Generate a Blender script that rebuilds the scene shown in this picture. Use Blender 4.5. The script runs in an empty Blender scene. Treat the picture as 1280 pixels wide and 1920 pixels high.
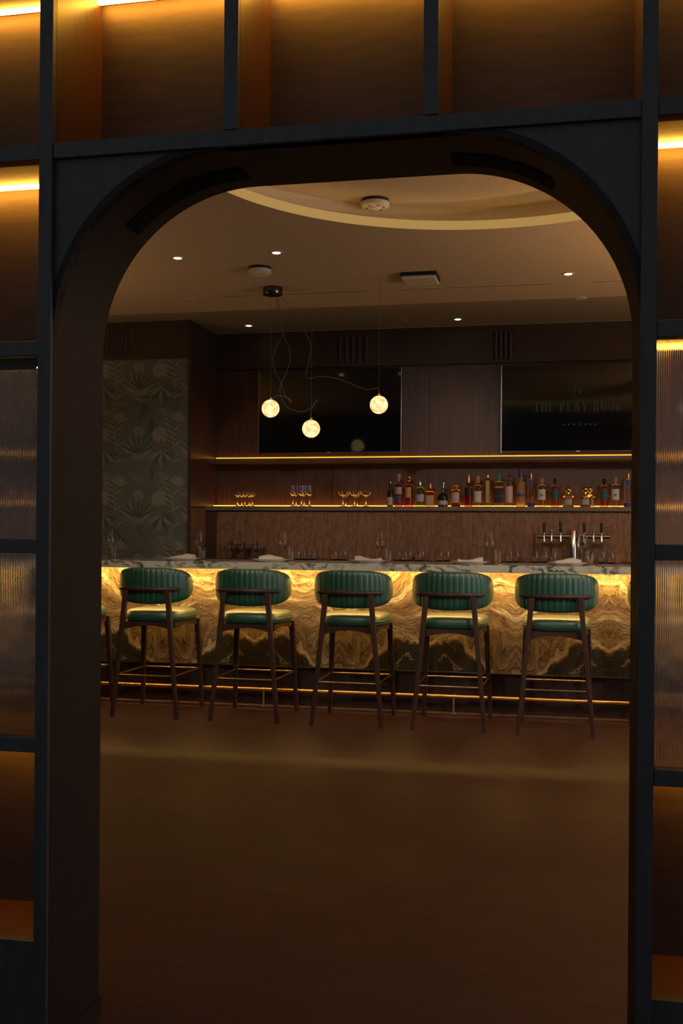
import bpy, math, random
from mathutils import Matrix, Vector
random.seed(7)
sc = bpy.context.scene
COL = sc.collection
PI = math.pi

# ------------------------------------------------------------------ camera
F, PSI, ROLL, CX, CY, EYE = 2020.0, math.radians(12.0), 0.0075, 640.0, 1005.0, 1.263
RT = Vector((math.cos(PSI), math.sin(PSI), 0)); FW = Vector((-math.sin(PSI), math.cos(PSI), 0)); UP = Vector((0, 0, 1))
cam = bpy.data.objects.new('camera', bpy.data.cameras.new('camera')); COL.objects.link(cam); sc.camera = cam
cx_ = RT * math.cos(ROLL) + UP * math.sin(ROLL); cy_ = UP * math.cos(ROLL) - RT * math.sin(ROLL); cz_ = -FW
cam.matrix_world = Matrix(((cx_.x, cy_.x, cz_.x, 0), (cx_.y, cy_.y, cz_.y, 0), (cx_.z, cy_.z, cz_.z, EYE), (0, 0, 0, 1)))
cam.data.sensor_width = 36.0; cam.data.sensor_fit = 'AUTO'
cam.data.lens = F / 1920.0 * 36.0
cam.data.shift_y = (CY - 960.0) / 1920.0
cam.data.clip_start = 0.05

def ray(px, py):
    du, dv = px - CX, py - CY; c, s = math.cos(ROLL), math.sin(ROLL)
    return RT * ((du * c + dv * s) / F) + FW - UP * ((dv * c - du * s) / F)
def atY(px, py, Y):
    d = ray(px, py); return Vector((0, 0, EYE)) + d * (Y / d.y)
def atZ(px, py, Z):
    d = ray(px, py); return Vector((0, 0, EYE)) + d * ((Z - EYE) / d.z)

# ------------------------------------------------------------------ world, exposure, added daylight
w = bpy.data.worlds.new('world'); sc.world = w; w.use_nodes = True
w.node_tree.nodes['Background'].inputs[0].default_value = (0.95, 0.96, 1.0, 1)
w.node_tree.nodes['Background'].inputs[1].default_value = 0.16
sc.view_settings.view_transform = 'Standard'; sc.view_settings.look = 'None'
sc.view_settings.exposure = 0.0; sc.view_settings.gamma = 1.0; sc.view_settings.use_curve_mapping = False
sc.cycles.max_bounces = 10; sc.cycles.transmission_bounces = 10; sc.cycles.transparent_max_bounces = 12
sc.cycles.sample_clamp_indirect = 4.0
sc.cycles.caustics_reflective = False; sc.cycles.caustics_refractive = False

def area(name, loc, rot, sx, sy, power, col, spread=PI):
    l = bpy.data.lights.new(name, 'AREA'); l.shape = 'RECTANGLE'; l.size = sx; l.size_y = sy; l.energy = power; l.color = col; l.spread = spread
    o = bpy.data.objects.new(name, l); COL.objects.link(o); o.location = loc; o.rotation_euler = rot
    return o
area('added_window_fill', (5.15, 4.6, 1.75), (0, PI / 2, 0), 2.2, 3.4, 60, (0.92, 0.95, 1.0))  # fill lamp behind the added, unseen right-hand window
LED_COL = (1.0, 0.50, 0.13)
GLOW = (1.0, 0.52, 0.11)

# ------------------------------------------------------------------ mesh helpers
class MB:
    def __init__(self): self.v = []; self.f = []; self.m = []
    def add(self, vs, fs, mi=0):
        n = len(self.v); self.v += [tuple(p) for p in vs]
        self.f += [tuple(i + n for i in f) for f in fs]; self.m += [mi] * len(fs)
        return self
    def box(self, x0, x1, y0, y1, z0, z1, mi=0):
        return self.add([(x0, y0, z0), (x1, y0, z0), (x1, y1, z0), (x0, y1, z0), (x0, y0, z1), (x1, y0, z1), (x1, y1, z1), (x0, y1, z1)],
                        [(0, 3, 2, 1), (4, 5, 6, 7), (0, 1, 5, 4), (1, 2, 6, 5), (2, 3, 7, 6), (3, 0, 4, 7)], mi)
    def lathe(self, prof, n=24, c=(0, 0, 0), mi=0, close=False, sq=None):
        vs, fs = [], []
        for (r, z) in prof:
            for k in range(n):
                a = 2 * PI * k / n; x, y = math.cos(a), math.sin(a)
                if sq:
                    e = 2.0 / sq; x = math.copysign(abs(x) ** e, x); y = math.copysign(abs(y) ** e, y)
                vs.append((c[0] + r * x, c[1] + r * y, c[2] + z))
        m = len(prof)
        for i in range(m if close else m - 1):
            j = (i + 1) % m
            for k in range(n):
                l = (k + 1) % n
                fs.append((i * n + k, i * n + l, j * n + l, j * n + k))
        if not close:
            fs.append(tuple(range(n))[::-1]); fs.append(tuple((m - 1) * n + k for k in range(n)))
        return self.add(vs, fs, mi)
    def tube(self, pts, r, n=8, mi=0):
        pts = [Vector(p) for p in pts]; vs, fs = [], []
        t0 = (pts[1] - pts[0]).normalized(); nrm = t0.orthogonal().normalized()
        for i, p in enumerate(pts):
            a = pts[max(i - 1, 0)]; b = pts[min(i + 1, len(pts) - 1)]; t = (b - a).normalized()
            nrm = (nrm - t * nrm.dot(t)).normalized(); bi = t.cross(nrm)
            rr = r[i] if isinstance(r, (list, tuple)) else r
            for k in range(n):
                an = 2 * PI * k / n; vs.append(p + nrm * math.cos(an) * rr + bi * math.sin(an) * rr)
        for i in range(len(pts) - 1):
            for k in range(n):
                l = (k + 1) % n; fs.append((i * n + k, i * n + l, (i + 1) * n + l, (i + 1) * n + k))
        fs.append(tuple(range(n))[::-1]); fs.append(tuple((len(pts) - 1) * n + k for k in range(n)))
        return self.add(vs, fs, mi)
    def bar(self, a, b, wa, da, wb, db, mi=0):
        # tapered square bar from a to b, axis-aligned ends (w along x, d along y)
        vs = []
        for (p, ww, dd) in ((a, wa, da), (b, wb, db)):
            for sx, sy in ((-1, -1), (1, -1), (1, 1), (-1, 1)):
                vs.append((p[0] + sx * ww / 2, p[1] + sy * dd / 2, p[2]))
        return self.add(vs, [(0, 3, 2, 1), (4, 5, 6, 7), (0, 1, 5, 4), (1, 2, 6, 5), (2, 3, 7, 6), (3, 0, 4, 7)], mi)
    def build(self, name, mats, parent=None, smooth=False, bevel=0, seg=2, auto=None, **tags):
        me = bpy.data.meshes.new(name); me.from_pydata(self.v, [], self.f); me.update()
        mats = mats if isinstance(mats, (list, tuple)) else [mats]
        for m in mats: me.materials.append(m)
        for p, mi in zip(me.polygons, self.m):
            p.material_index = mi; p.use_smooth = smooth
        import bmesh
        bm = bmesh.new(); bm.from_mesh(me); bmesh.ops.recalc_face_normals(bm, faces=bm.faces)
        if auto is not None:
            for e in bm.edges:
                if len(e.link_faces) == 2 and e.calc_face_angle(0) > auto: e.smooth = False
        bm.to_mesh(me); bm.free()
        o = bpy.data.objects.new(name, me); COL.objects.link(o); o.parent = parent
        if bevel:
            b = o.modifiers.new('bevel', 'BEVEL'); b.width = bevel; b.segments = seg; b.limit_method = 'ANGLE'; b.angle_limit = 0.6
        for k, v in tags.items(): o[k] = v
        return o
def box(name, mats, x0, x1, y0, y1, z0, z1, parent=None, bevel=0, **tags):
    return MB().box(x0, x1, y0, y1, z0, z1).build(name, mats, parent, bevel=bevel, **tags)
def thing(name, label, cat, loc=(0, 0, 0), rz=0, group=None, kind=None):
    o = bpy.data.objects.new(name, None); COL.objects.link(o); o.location = loc; o.rotation_euler = (0, 0, rz); o.empty_display_size = 0.1
    if label: o['label'] = label
    if cat: o['category'] = cat
    if group: o['group'] = group
    if kind: o['kind'] = kind
    return o
def copy_tree(o, parent=None):
    c = o.copy(); COL.objects.link(c); c.parent = parent
    for ch in o.children: copy_tree(ch, c)
    return c
def smooth_path(P, n=8):
    P = [Vector(p) for p in P]; out = []
    for i in range(len(P) - 1):
        p0, p1, p2, p3 = P[max(i - 1, 0)], P[i], P[i + 1], P[min(i + 2, len(P) - 1)]
        for k in range(n):
            t = k / n
            out.append(0.5 * ((2 * p1) + (p2 - p0) * t + (2 * p0 - 5 * p1 + 4 * p2 - p3) * t * t + (3 * p1 - p0 - 3 * p2 + p3) * t ** 3))
    return out + [P[-1]]

# ------------------------------------------------------------------ material helpers
def mat(name, col, rough=0.5, metal=0.0, **kw):
    m = bpy.data.materials.new(name); m.use_nodes = True
    b = m.node_tree.nodes['Principled BSDF']
    b.inputs['Base Color'].default_value = (*col, 1); b.inputs['Roughness'].default_value = rough; b.inputs['Metallic'].default_value = metal
    for k, v in kw.items():
        b.inputs[k.replace('_', ' ')].default_value = v
    return m
def nodes(m):
    nt = m.node_tree; b = nt.nodes['Principled BSDF']
    def N(t, ins=None, **at):
        n = nt.nodes.new(t)
        for k, v in at.items(): setattr(n, k, v)
        for k, v in (ins or {}).items():
            if hasattr(v, 'is_linked') or isinstance(v, bpy.types.NodeSocket): nt.links.new(v, n.inputs[k])
            else: n.inputs[k].default_value = v
        return n
    return nt, b, N
def ramp(N, fac, stops, interp='LINEAR'):
    r = N('ShaderNodeValToRGB', {'Fac': fac}); cr = r.color_ramp; cr.interpolation = interp
    while len(cr.elements) < len(stops): cr.elements.new(0.5)
    for e, (p, c) in zip(cr.elements, stops): e.position = p; e.color = (*c, 1)
    return r.outputs['Color']
def emit(name, col, s):
    return mat(name, (0, 0, 0), 0.6, Emission_Color=(*col, 1), Emission_Strength=s)
def vary(m, c0, c1, scale=(8, 8, 8), nscale=3.0, detail=5, bump=0.0, rough=None, distort=0.0):
    nt, b, N = nodes(m)
    tc = N('ShaderNodeTexCoord'); mp = N('ShaderNodeMapping', {'Vector': tc.outputs['Object'], 'Scale': scale})
    no = N('ShaderNodeTexNoise', {'Vector': mp.outputs[0], 'Scale': nscale, 'Detail': detail, 'Distortion': distort})
    nt.links.new(ramp(N, no.outputs['Fac'], [(0.3, c0), (0.7, c1)]), b.inputs['Base Color'])
    if rough:
        mr = N('ShaderNodeMapRange', {'Value': no.outputs['Fac'], 'From Min': 0.3, 'From Max': 0.7, 'To Min': rough[0], 'To Max': rough[1]})
        nt.links.new(mr.outputs[0], b.inputs['Roughness'])
    if bump:
        bp = N('ShaderNodeBump', {'Height': no.outputs['Fac'], 'Strength': bump, 'Distance': 0.002}); nt.links.new(bp.outputs[0], b.inputs['Normal'])
    return m

M = {}
M['charcoal'] = vary(mat('charcoal_stain', (0.03, 0.033, 0.038), 0.5), (0.031, 0.034, 0.037), (0.046, 0.050, 0.054), (6, 6, 1.2), 9, 6, 0.15)
M['niche_wood'] = vary(mat('niche_wood', (0.2, 0.08, 0.04), 0.42), (0.060, 0.021, 0.010), (0.100, 0.036, 0.016), (14, 14, 0.9), 5, 6, 0.08)
M['niche_back'] = vary(mat('niche_back', (0.2, 0.09, 0.05), 0.6), (0.050, 0.028, 0.019), (0.080, 0.043, 0.028), (1.5, 1.5, 9), 7, 6, 0.1)
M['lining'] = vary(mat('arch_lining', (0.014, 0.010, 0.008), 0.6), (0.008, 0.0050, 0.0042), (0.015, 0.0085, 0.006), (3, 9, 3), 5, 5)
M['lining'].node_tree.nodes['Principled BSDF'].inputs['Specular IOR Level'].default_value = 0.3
M['black'] = mat('matt_black', (0.008, 0.008, 0.009), 0.5)
M['vent'] = mat('vent_black', (0.003, 0.003, 0.004), 0.8, Specular_IOR_Level=0.1)
M['mahogany'] = vary(mat('wall_mahogany', (0.1, 0.04, 0.025), 0.4), (0.044, 0.018, 0.012), (0.084, 0.031, 0.018), (16, 16, 0.8), 4, 6, 0.05)
M['header'] = vary(mat('header_wood', (0.07, 0.035, 0.028), 0.5), (0.034, 0.018, 0.015), (0.054, 0.029, 0.023), (16, 16, 0.8), 4, 6, 0.05)
M['ceiling'] = vary(mat('ceiling_plaster', (0.55, 0.5, 0.44), 0.9), (0.52, 0.43, 0.33), (0.58, 0.48, 0.37), (1, 1, 1), 40, 3, 0.25)
M['shelf'] = vary(mat('shelf_wood', (0.1, 0.06, 0.04), 0.45), (0.08, 0.045, 0.03), (0.14, 0.08, 0.05), (1, 14, 14), 4, 5)
M['ledge'] = vary(mat('ledge_oak', (0.2, 0.12, 0.07), 0.45), (0.17, 0.100, 0.062), (0.24, 0.145, 0.092), (1, 14, 14), 4, 5)
M['white'] = mat('white_plastic', (0.62, 0.58, 0.52), 0.5)
M['china'] = mat('white_china', (0.78, 0.76, 0.72), 0.18)
M['linen'] = vary(mat('linen', (0.75, 0.7, 0.62), 0.9), (0.70, 0.64, 0.56), (0.80, 0.75, 0.68), (30, 30, 30), 8, 3, 0.3)
M['steel'] = mat('steel', (0.62, 0.62, 0.62), 0.18, 1.0)
M['dark_steel'] = mat('dark_steel', (0.16, 0.15, 0.14), 0.22, 1.0)
M['brass'] = mat('brass', (0.80, 0.50, 0.18), 0.38, 1.0)
M['rod'] = mat('bronze_rod', (0.45, 0.33, 0.22), 0.3, 1.0)
M['cable'] = mat('cable', (0.16, 0.12, 0.09), 0.5)
M['cork'] = vary(mat('cork', (0.4, 0.25, 0.14), 0.8), (0.34, 0.20, 0.11), (0.50, 0.33, 0.19), (60, 60, 60), 6, 3)
M['leather'] = vary(mat('green_leather', (0.02, 0.12, 0.09), 0.42), (0.011, 0.088, 0.058), (0.018, 0.118, 0.080), (30, 30, 30), 8, 6, 0.10, (0.40, 0.48))
M['leather'].node_tree.nodes['Principled BSDF'].inputs['Specular IOR Level'].default_value = 0.75
M['leather'].node_tree.nodes['Principled BSDF'].inputs['Coat Weight'].default_value = 0.7; M['leather'].node_tree.nodes['Principled BSDF'].inputs['Coat Roughness'].default_value = 0.36
M['walnut'] = vary(mat('dark_walnut', (0.05, 0.025, 0.018), 0.4), (0.040, 0.021, 0.015), (0.075, 0.038, 0.026), (24, 24, 1.5), 5, 5, 0.05)
M['glass'] = mat('clear_glass', (1, 1, 1), 0.0, Transmission_Weight=1.0, IOR=1.45)
M['reeded'] = mat('reeded_glass', (0.95, 0.96, 0.95), 0.06, Transmission_Weight=1.0, IOR=1.46)
M['tv'] = mat('tv_screen', (0.006, 0.008, 0.011), 0.05)
M['tv_frame'] = mat('tv_frame', (0.012, 0.012, 0.013), 0.3)
M['tv_edge'] = mat('tv_edge', (0.5, 0.5, 0.5), 0.3, 1.0)
M['tv_ink'] = emit('screen_lettering', (0.62, 0.66, 0.66), 0.010)
M['led'] = emit('led_diffuser', (1.0, 0.46, 0.05), 54.0)
M['led_shelf'] = emit('led_shelf', (1.0, 0.42, 0.06), 3.4)
M['led_dim'] = emit('led_upper_shelf', (1.0, 0.36, 0.03), 2.6)
M['led_bar'] = emit('led_bar', (1.0, 0.55, 0.13), 118.0)
M['led_cove'] = emit('led_cove', (1.0, 0.60, 0.20), 2.0)
M['lip'] = emit('lip_painted_glow', (1.0, 0.58, 0.17), 0.40)
M['lamp'] = emit('downlight_lens', (1.0, 0.70, 0.33), 9.0)
M['up_r'] = emit('ceiling_fill_disc', (1.0, 0.53, 0.19), 540.0)
M['up_l'] = emit('ceiling_fill_disc_low', (1.0, 0.53, 0.19), 120.0)
M['lamp_white'] = emit('added_spot_lens', (1.0, .84, .66), 6.0)
M['lamp_off'] = mat('downlight_off', (0.45, 0.35, 0.25), 0.5)

# marble front: bookmatched flowing bands
def marble():
    m = mat('swirled_marble', (0.6, 0.4, 0.2), 0.24); nt, b, N = nodes(m)
    tc = N('ShaderNodeTexCoord'); sp = N('ShaderNodeSeparateXYZ', {0: tc.outputs['Object']})
    def MA(op, a, c=0.0, d=0.0):
        n = N('ShaderNodeMath', operation=op)
        for i, v in enumerate((a, c, d)):
            if isinstance(v, bpy.types.NodeSocket): nt.links.new(v, n.inputs[i])
            else: n.inputs[i].default_value = v
        return n.outputs[0]
    def noise(vec, scale, detail=3.0, rough=0.5, dist=0.0):
        return N('ShaderNodeTexNoise', {'Vector': vec, 'Scale': scale, 'Detail': detail, 'Roughness': rough, 'Distortion': dist})
    def warp(vec, scale, amt, detail=2.0):
        n = noise(vec, scale, detail)
        d = N('ShaderNodeVectorMath', {0: n.outputs['Color'], 1: (0.5, 0.5, 0.5)}, operation='SUBTRACT')
        e = N('ShaderNodeVectorMath', {0: d.outputs[0], 'Scale': amt}, operation='SCALE')
        return N('ShaderNodeVectorMath', {0: vec, 1: e.outputs[0]}, operation='ADD').outputs[0]
    raw = N('ShaderNodeCombineXYZ', {0: sp.outputs['X'], 1: sp.outputs['Z'], 2: 1.7}).outputs[0]
    u = MA('PINGPONG', MA('ADD', sp.outputs['X'], 1.005 + 12.7), 0.635)
    book = N('ShaderNodeCombineXYZ', {0: u, 1: sp.outputs['Z'], 2: 4.3}).outputs[0]
    p0 = warp(book, 1.7, 0.55, 1.0)
    p = warp(warp(warp(p0, 4.0, 0.20, 3.0), 11.0, 0.06, 3.0), 40.0, 0.012, 2.0)
    ps = N('ShaderNodeSeparateXYZ', {0: p})
    wob = MA('MULTIPLY', MA('COSINE', MA('MULTIPLY', ps.outputs['X'], 4.95)), 0.13)
    h = MA('SUBTRACT', ps.outputs['Y'], wob)
    # broad colour bands following the flow
    band = noise(N('ShaderNodeCombineXYZ', {0: MA('MULTIPLY', ps.outputs['X'], 0.5), 1: MA('MULTIPLY', h, 5.0), 2: 0.0}).outputs[0], 1.6, 2.0).outputs['Fac']
    bands = ramp(N, band, [(0.32, (0.13, 0.085, 0.05)), (0.42, (0.30, 0.205, 0.12)), (0.52, (0.42, 0.30, 0.17)), (0.575, (0.56, 0.43, 0.27)), (0.61, (0.88, 0.80, 0.66)), (0.655, (0.80, 0.68, 0.48)), (0.69, (0.40, 0.28, 0.15))])
    # darkest stone in pools near the floor, rimmed by a pale vein
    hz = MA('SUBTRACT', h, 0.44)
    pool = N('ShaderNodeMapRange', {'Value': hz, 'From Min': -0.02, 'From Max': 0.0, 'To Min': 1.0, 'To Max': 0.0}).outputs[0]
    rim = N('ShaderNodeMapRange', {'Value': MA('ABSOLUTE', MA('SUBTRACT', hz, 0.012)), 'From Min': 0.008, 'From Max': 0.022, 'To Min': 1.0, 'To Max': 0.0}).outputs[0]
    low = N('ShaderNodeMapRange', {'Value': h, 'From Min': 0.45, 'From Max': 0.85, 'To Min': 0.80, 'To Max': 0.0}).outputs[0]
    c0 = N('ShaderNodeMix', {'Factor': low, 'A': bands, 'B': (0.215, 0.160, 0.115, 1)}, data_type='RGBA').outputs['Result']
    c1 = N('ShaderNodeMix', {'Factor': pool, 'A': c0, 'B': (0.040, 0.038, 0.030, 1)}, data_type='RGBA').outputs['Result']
    c2 = N('ShaderNodeMix', {'Factor': MA('MULTIPLY', rim, 0.85), 'A': c1, 'B': (0.60, 0.46, 0.31, 1)}, data_type='RGBA').outputs['Result']
    # thin dark contour lines, broken up
    f1 = MA('ABSOLUTE', MA('SINE', MA('MULTIPLY', MA('ADD', h, MA('MULTIPLY', band, 0.30)), 50.0)))
    l1 = N('ShaderNodeMapRange', {'Value': f1, 'From Min': 0.06, 'From Max': 0.22, 'To Min': 1.0, 'To Max': 0.0}).outputs[0]
    brk = N('ShaderNodeMapRange', {'Value': noise(p0, 4.0, 4.0, 0.6).outputs['Fac'], 'From Min': 0.44, 'From Max': 0.60, 'To Min': 0.25, 'To Max': 0.95}).outputs[0]
    c3 = N('ShaderNodeMix', {'Factor': MA('MULTIPLY', l1, brk), 'A': c2, 'B': (0.07, 0.048, 0.028, 1)}, data_type='RGBA').outputs['Result']
    str_ = noise(N('ShaderNodeCombineXYZ', {0: MA('MULTIPLY', ps.outputs['X'], 6.0), 1: MA('MULTIPLY', h, 34.0), 2: 0.0}).outputs[0], 1.6, 5.0, 0.7).outputs['Fac']
    sm = N('ShaderNodeMapRange', {'Value': str_, 'From Min': 0.30, 'From Max': 0.70, 'To Min': 0.42, 'To Max': 1.35}).outputs[0]
    c4 = N('ShaderNodeVectorMath', {0: c3, 'Scale': sm}, operation='SCALE').outputs[0]
    cr = noise(N('ShaderNodeCombineXYZ', {0: MA('MULTIPLY', ps.outputs['X'], 2.2), 1: MA('MULTIPLY', h, 9.0), 2: 3.1}).outputs[0], 2.2, 7.0, 0.68, 0.8).outputs['Fac']
    crk = N('ShaderNodeMapRange', {'Value': MA('ABSOLUTE', MA('SUBTRACT', cr, 0.5)), 'From Min': 0.004, 'From Max': 0.022, 'To Min': 0.80, 'To Max': 0.0}).outputs[0]
    c5 = N('ShaderNodeMix', {'Factor': crk, 'A': c4, 'B': (0.045, 0.030, 0.018, 1)}, data_type='RGBA').outputs['Result']
    pal = N('ShaderNodeMapRange', {'Value': MA('ABSOLUTE', MA('SUBTRACT', cr, 0.60)), 'From Min': 0.003, 'From Max': 0.014, 'To Min': 0.55, 'To Max': 0.0}).outputs[0]
    c6 = N('ShaderNodeMix', {'Factor': pal, 'A': c5, 'B': (0.80, 0.68, 0.50, 1)}, data_type='RGBA').outputs['Result']
    nt.links.new(c6, b.inputs['Base Color'])
    return m
M['marble'] = marble()
def counter_stone():
    m = mat('grey_green_quartzite', (0.4, 0.42, 0.4), 0.16); nt, b, N = nodes(m)
    tc = N('ShaderNodeTexCoord')
    mp = N('ShaderNodeMapping', {'Vector': tc.outputs['Object'], 'Scale': (1.0, 1.0, 2.0), 'Rotation': (0, 0.5, 0.3)})
    a = N('ShaderNodeTexNoise', {'Vector': mp.outputs[0], 'Scale': 2.2, 'Detail': 5.0, 'Distortion': 1.5})
    c = N('ShaderNodeTexWave', {'Vector': mp.outputs[0], 'Scale': 3.0, 'Distortion': 14.0, 'Detail': 4.0, 'Detail Scale': 1.6, 'Detail Roughness': 0.65})
    c1 = ramp(N, c.outputs['Fac'], [(0.0, (0.03, 0.055, 0.055)), (0.20, (0.14, 0.19, 0.18)), (0.40, (0.46, 0.47, 0.43)), (1.0, (0.66, 0.65, 0.60))])
    f = ramp(N, a.outputs['Fac'], [(0.42, (0, 0, 0)), (0.60, (1, 1, 1))])
    mx = N('ShaderNodeMix', {'Factor': f, 'A': c1, 'B': (0.68, 0.66, 0.60, 1)}, data_type='RGBA')
    nt.links.new(mx.outputs['Result'], b.inputs['Base Color'])
    return m
M['counter'] = counter_stone()
def chevron():
    m = mat('figured_oak', (0.2, 0.1, 0.05), 0.5); nt, b, N = nodes(m)
    tc = N('ShaderNodeTexCoord'); mp = N('ShaderNodeMapping', {'Vector': tc.outputs['Object'], 'Scale': (8.0, 8.0, 4.2)})
    n = N('ShaderNodeTexNoise', {'Vector': mp.outputs[0], 'Scale': 1.0, 'Detail': 2.0})
    add = N('ShaderNodeMath', {0: n.outputs['Fac'], 1: 40.0}, operation='MULTIPLY')
    sn = N('ShaderNodeMath', {0: add.outputs[0]}, operation='SINE')
    wv = ramp(N, N('ShaderNodeMapRange', {'Value': sn.outputs[0], 'From Min': -1, 'From Max': 1}).outputs[0], [(0.2, (0.205, 0.098, 0.049)), (0.8, (0.265, 0.128, 0.064))])
    m2 = N('ShaderNodeMapping', {'Vector': tc.outputs['Object'], 'Scale': (90, 90, 4)})
    g = N('ShaderNodeTexNoise', {'Vector': m2.outputs[0], 'Scale': 1.0, 'Detail': 4.0})
    gr = N('ShaderNodeMapRange', {'Value': g.outputs['Fac'], 'From Min': 0.3, 'From Max': 0.7, 'To Min': 0.7, 'To Max': 1.2})
    o = N('ShaderNodeVectorMath', {0: wv, 'Scale': gr.outputs[0]}, operation='SCALE')
    nt.links.new(o.outputs[0], b.inputs['Base Color'])
    return m
M['oak'] = chevron()
def floor_mat():
    m = mat('dark_floor', (0.06, 0.04, 0.03), 0.4); nt, b, N = nodes(m)
    tc = N('ShaderNodeTexCoord'); mp = N('ShaderNodeMapping', {'Vector': tc.outputs['Object'], 'Scale': (0.9, 7.0, 1)})
    n = N('ShaderNodeTexNoise', {'Vector': mp.outputs[0], 'Scale': 3.0, 'Detail': 7.0, 'Roughness': 0.65})
    n2 = N('ShaderNodeTexNoise', {'Vector': tc.outputs['Object'], 'Scale': 1.1, 'Detail': 3.0})
    nt.links.new(ramp(N, n.outputs['Fac'], [(0.3, (0.034, 0.0135, 0.0135)), (0.7, (0.060, 0.0240, 0.0240))]), b.inputs['Base Color'])
    mr = N('ShaderNodeMapRange', {'Value': n2.outputs['Fac'], 'From Min': 0.3, 'From Max': 0.7, 'To Min': 0.50, 'To Max': 0.62}); nt.links.new(mr.outputs[0], b.inputs['Roughness'])
    bp = N('ShaderNodeBump', {'Height': n.outputs['Fac'], 'Strength': 0.15, 'Distance': 0.002}); nt.links.new(bp.outputs[0], b.inputs['Normal'])
    return m
M['floor'] = floor_mat(); M['floor'].node_tree.nodes['Principled BSDF'].inputs['Specular IOR Level'].default_value = 0.32
def globe_mat():
    m = mat('lit_alabaster', (0.7, 0.55, 0.35), 0.5); nt, b, N = nodes(m)
    tc = N('ShaderNodeTexCoord')
    n = N('ShaderNodeTexNoise', {'Vector': tc.outputs['Object'], 'Scale': 16.0, 'Detail': 5.0, 'Distortion': 2.2, 'Roughness': 0.6})
    c = ramp(N, n.outputs['Fac'], [(0.30, (0.75, 0.30, 0.06)), (0.46, (1.0, 0.62, 0.22)), (0.62, (1.0, 0.80, 0.48))])
    nt.links.new(c, b.inputs['Emission Color'])
    mr = N('ShaderNodeMapRange', {'Value': n.outputs['Fac'], 'From Min': 0.30, 'From Max': 0.62, 'To Min': 0.7, 'To Max': 1.5}); nt.links.new(mr.outputs[0], b.inputs['Emission Strength'])
    return m
M['globe'] = globe_mat()

# ------------------------------------------------------------------ room shell
ZC = 3.095                     # ceiling
XL, XR, YB = -5.6, 5.0, 9.4    # side walls, back wall
box('floor', M['floor'], -8, 7, -3, 9.6, -0.1, 0, kind='structure')
TC, TR = (-0.455, 5.0), 1.42   # round tray in the ceiling
ce = thing('ceiling', None, None, kind='structure')
mb = MB(); n = 128
def ring_pt(a, r): return (TC[0] + r * math.cos(a), TC[1] + r * math.sin(a))
x0, x1, y0, y1 = XL - .1, XR + .1, 2.6, YB + .1
outer = []
for k in range(n):
    a = 2 * PI * k / n; c, s = math.cos(a), math.sin(a)
    tx = ((x1 if c > 0 else x0) - TC[0]) / c if abs(c) > 1e-6 else 1e9
    ty = ((y1 if s > 0 else y0) - TC[1]) / s if abs(s) > 1e-6 else 1e9
    t = min(tx, ty); outer.append((TC[0] + t * c, TC[1] + t * s))
inner = [ring_pt(2 * PI * k / n, TR) for k in range(n)]
for z in (ZC, ZC + .02):
    mb.add([(*p, z) for p in inner] + [(*p, z) for p in outer], [(k, (k + 1) % n, n + (k + 1) % n, n + k) for k in range(n)])
# the four plan corners
for (cx2, cy2) in ((x0, y0), (x1, y0), (x1, y1), (x0, y1)):
    ang = math.atan2(cy2 - TC[1], cx2 - TC[0]) % (2 * PI); k = int(ang / (2 * PI) * n)
    mb.add([(*outer[k], ZC), (cx2, cy2, ZC), (*outer[(k + 1) % n], ZC)], [(0, 1, 2)])
mb.build('ceiling_board', M['ceiling'], ce)
# ring lip, cove ledge, tray lid
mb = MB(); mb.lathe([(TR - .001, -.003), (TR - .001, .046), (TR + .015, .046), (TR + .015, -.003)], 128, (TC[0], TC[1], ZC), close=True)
mb.build('glowing_lip', M['lip'], ce, smooth=True, auto=0.7)  # lip given its own glow in place of bounced cove light
mb = MB(); mb.lathe([(TR + .016, .022), (TR + .16, .022), (TR + .16, .17), (0.01, .17), (0.01, .19), (TR + .18, .19), (TR + .18, .021), (TR + .016, .021)], 96, (TC[0], TC[1], ZC), close=True)
mb.build('tray_recess', M['ceiling'], ce, smooth=True, auto=0.7)
cv = MB().lathe([(TR + .045, .0225), (TR + .065, .0225), (TR + .065, .034), (TR + .045, .034)], 96, (TC[0], TC[1], ZC), close=True)
cv.build('cove_light_strip', M['led_cove'], label='thin warm light strip hidden around the round ceiling recess', category='light strip')

M['dark_band'] = vary(mat('darker_ceiling_band', (0.36, 0.29, 0.21), 0.9), (0.30, 0.245, 0.175), (0.34, 0.28, 0.20), (1, 1, 1), 40, 3, 0.25)  # darker tone for thin sheets along the back of the ceiling
box('ceiling_band', M['dark_band'], -3.175, XR, 8.41, 9.335, ZC - .002, ZC, ce); box('ceiling_band', M['dark_band'], XL, -3.175, 8.41, 8.70, ZC - .002, ZC, ce)
wl = box('wall_left', M['header'], XL - .1, XL, 2.6, YB + .1, 0, ZC, kind='structure')
wr = thing('wall_right', None, None, kind='structure')
for a in ((2.6, 2.9, 0, ZC), (6.3, YB + .1, 0, ZC), (2.9, 6.3, 0, .65), (2.9, 6.3, 2.85, ZC)):
    box('wall_section', M['header'], XR, XR + .1, a[0], a[1], a[2], a[3], wr)
w1 = thing('added_window_1', None, None, kind='structure')  # unseen window, added to bring daylight onto the stool backs
for y in (2.9, 4.0, 5.1, 6.26): box('added_window_frame', M['charcoal'], XR, XR + .06, y, y + .04, .65, 2.85, w1)
for z in (.65, 2.81): box('added_window_frame', M['charcoal'], XR, XR + .06, 2.94, 6.26, z, z + .04, w1)

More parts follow.
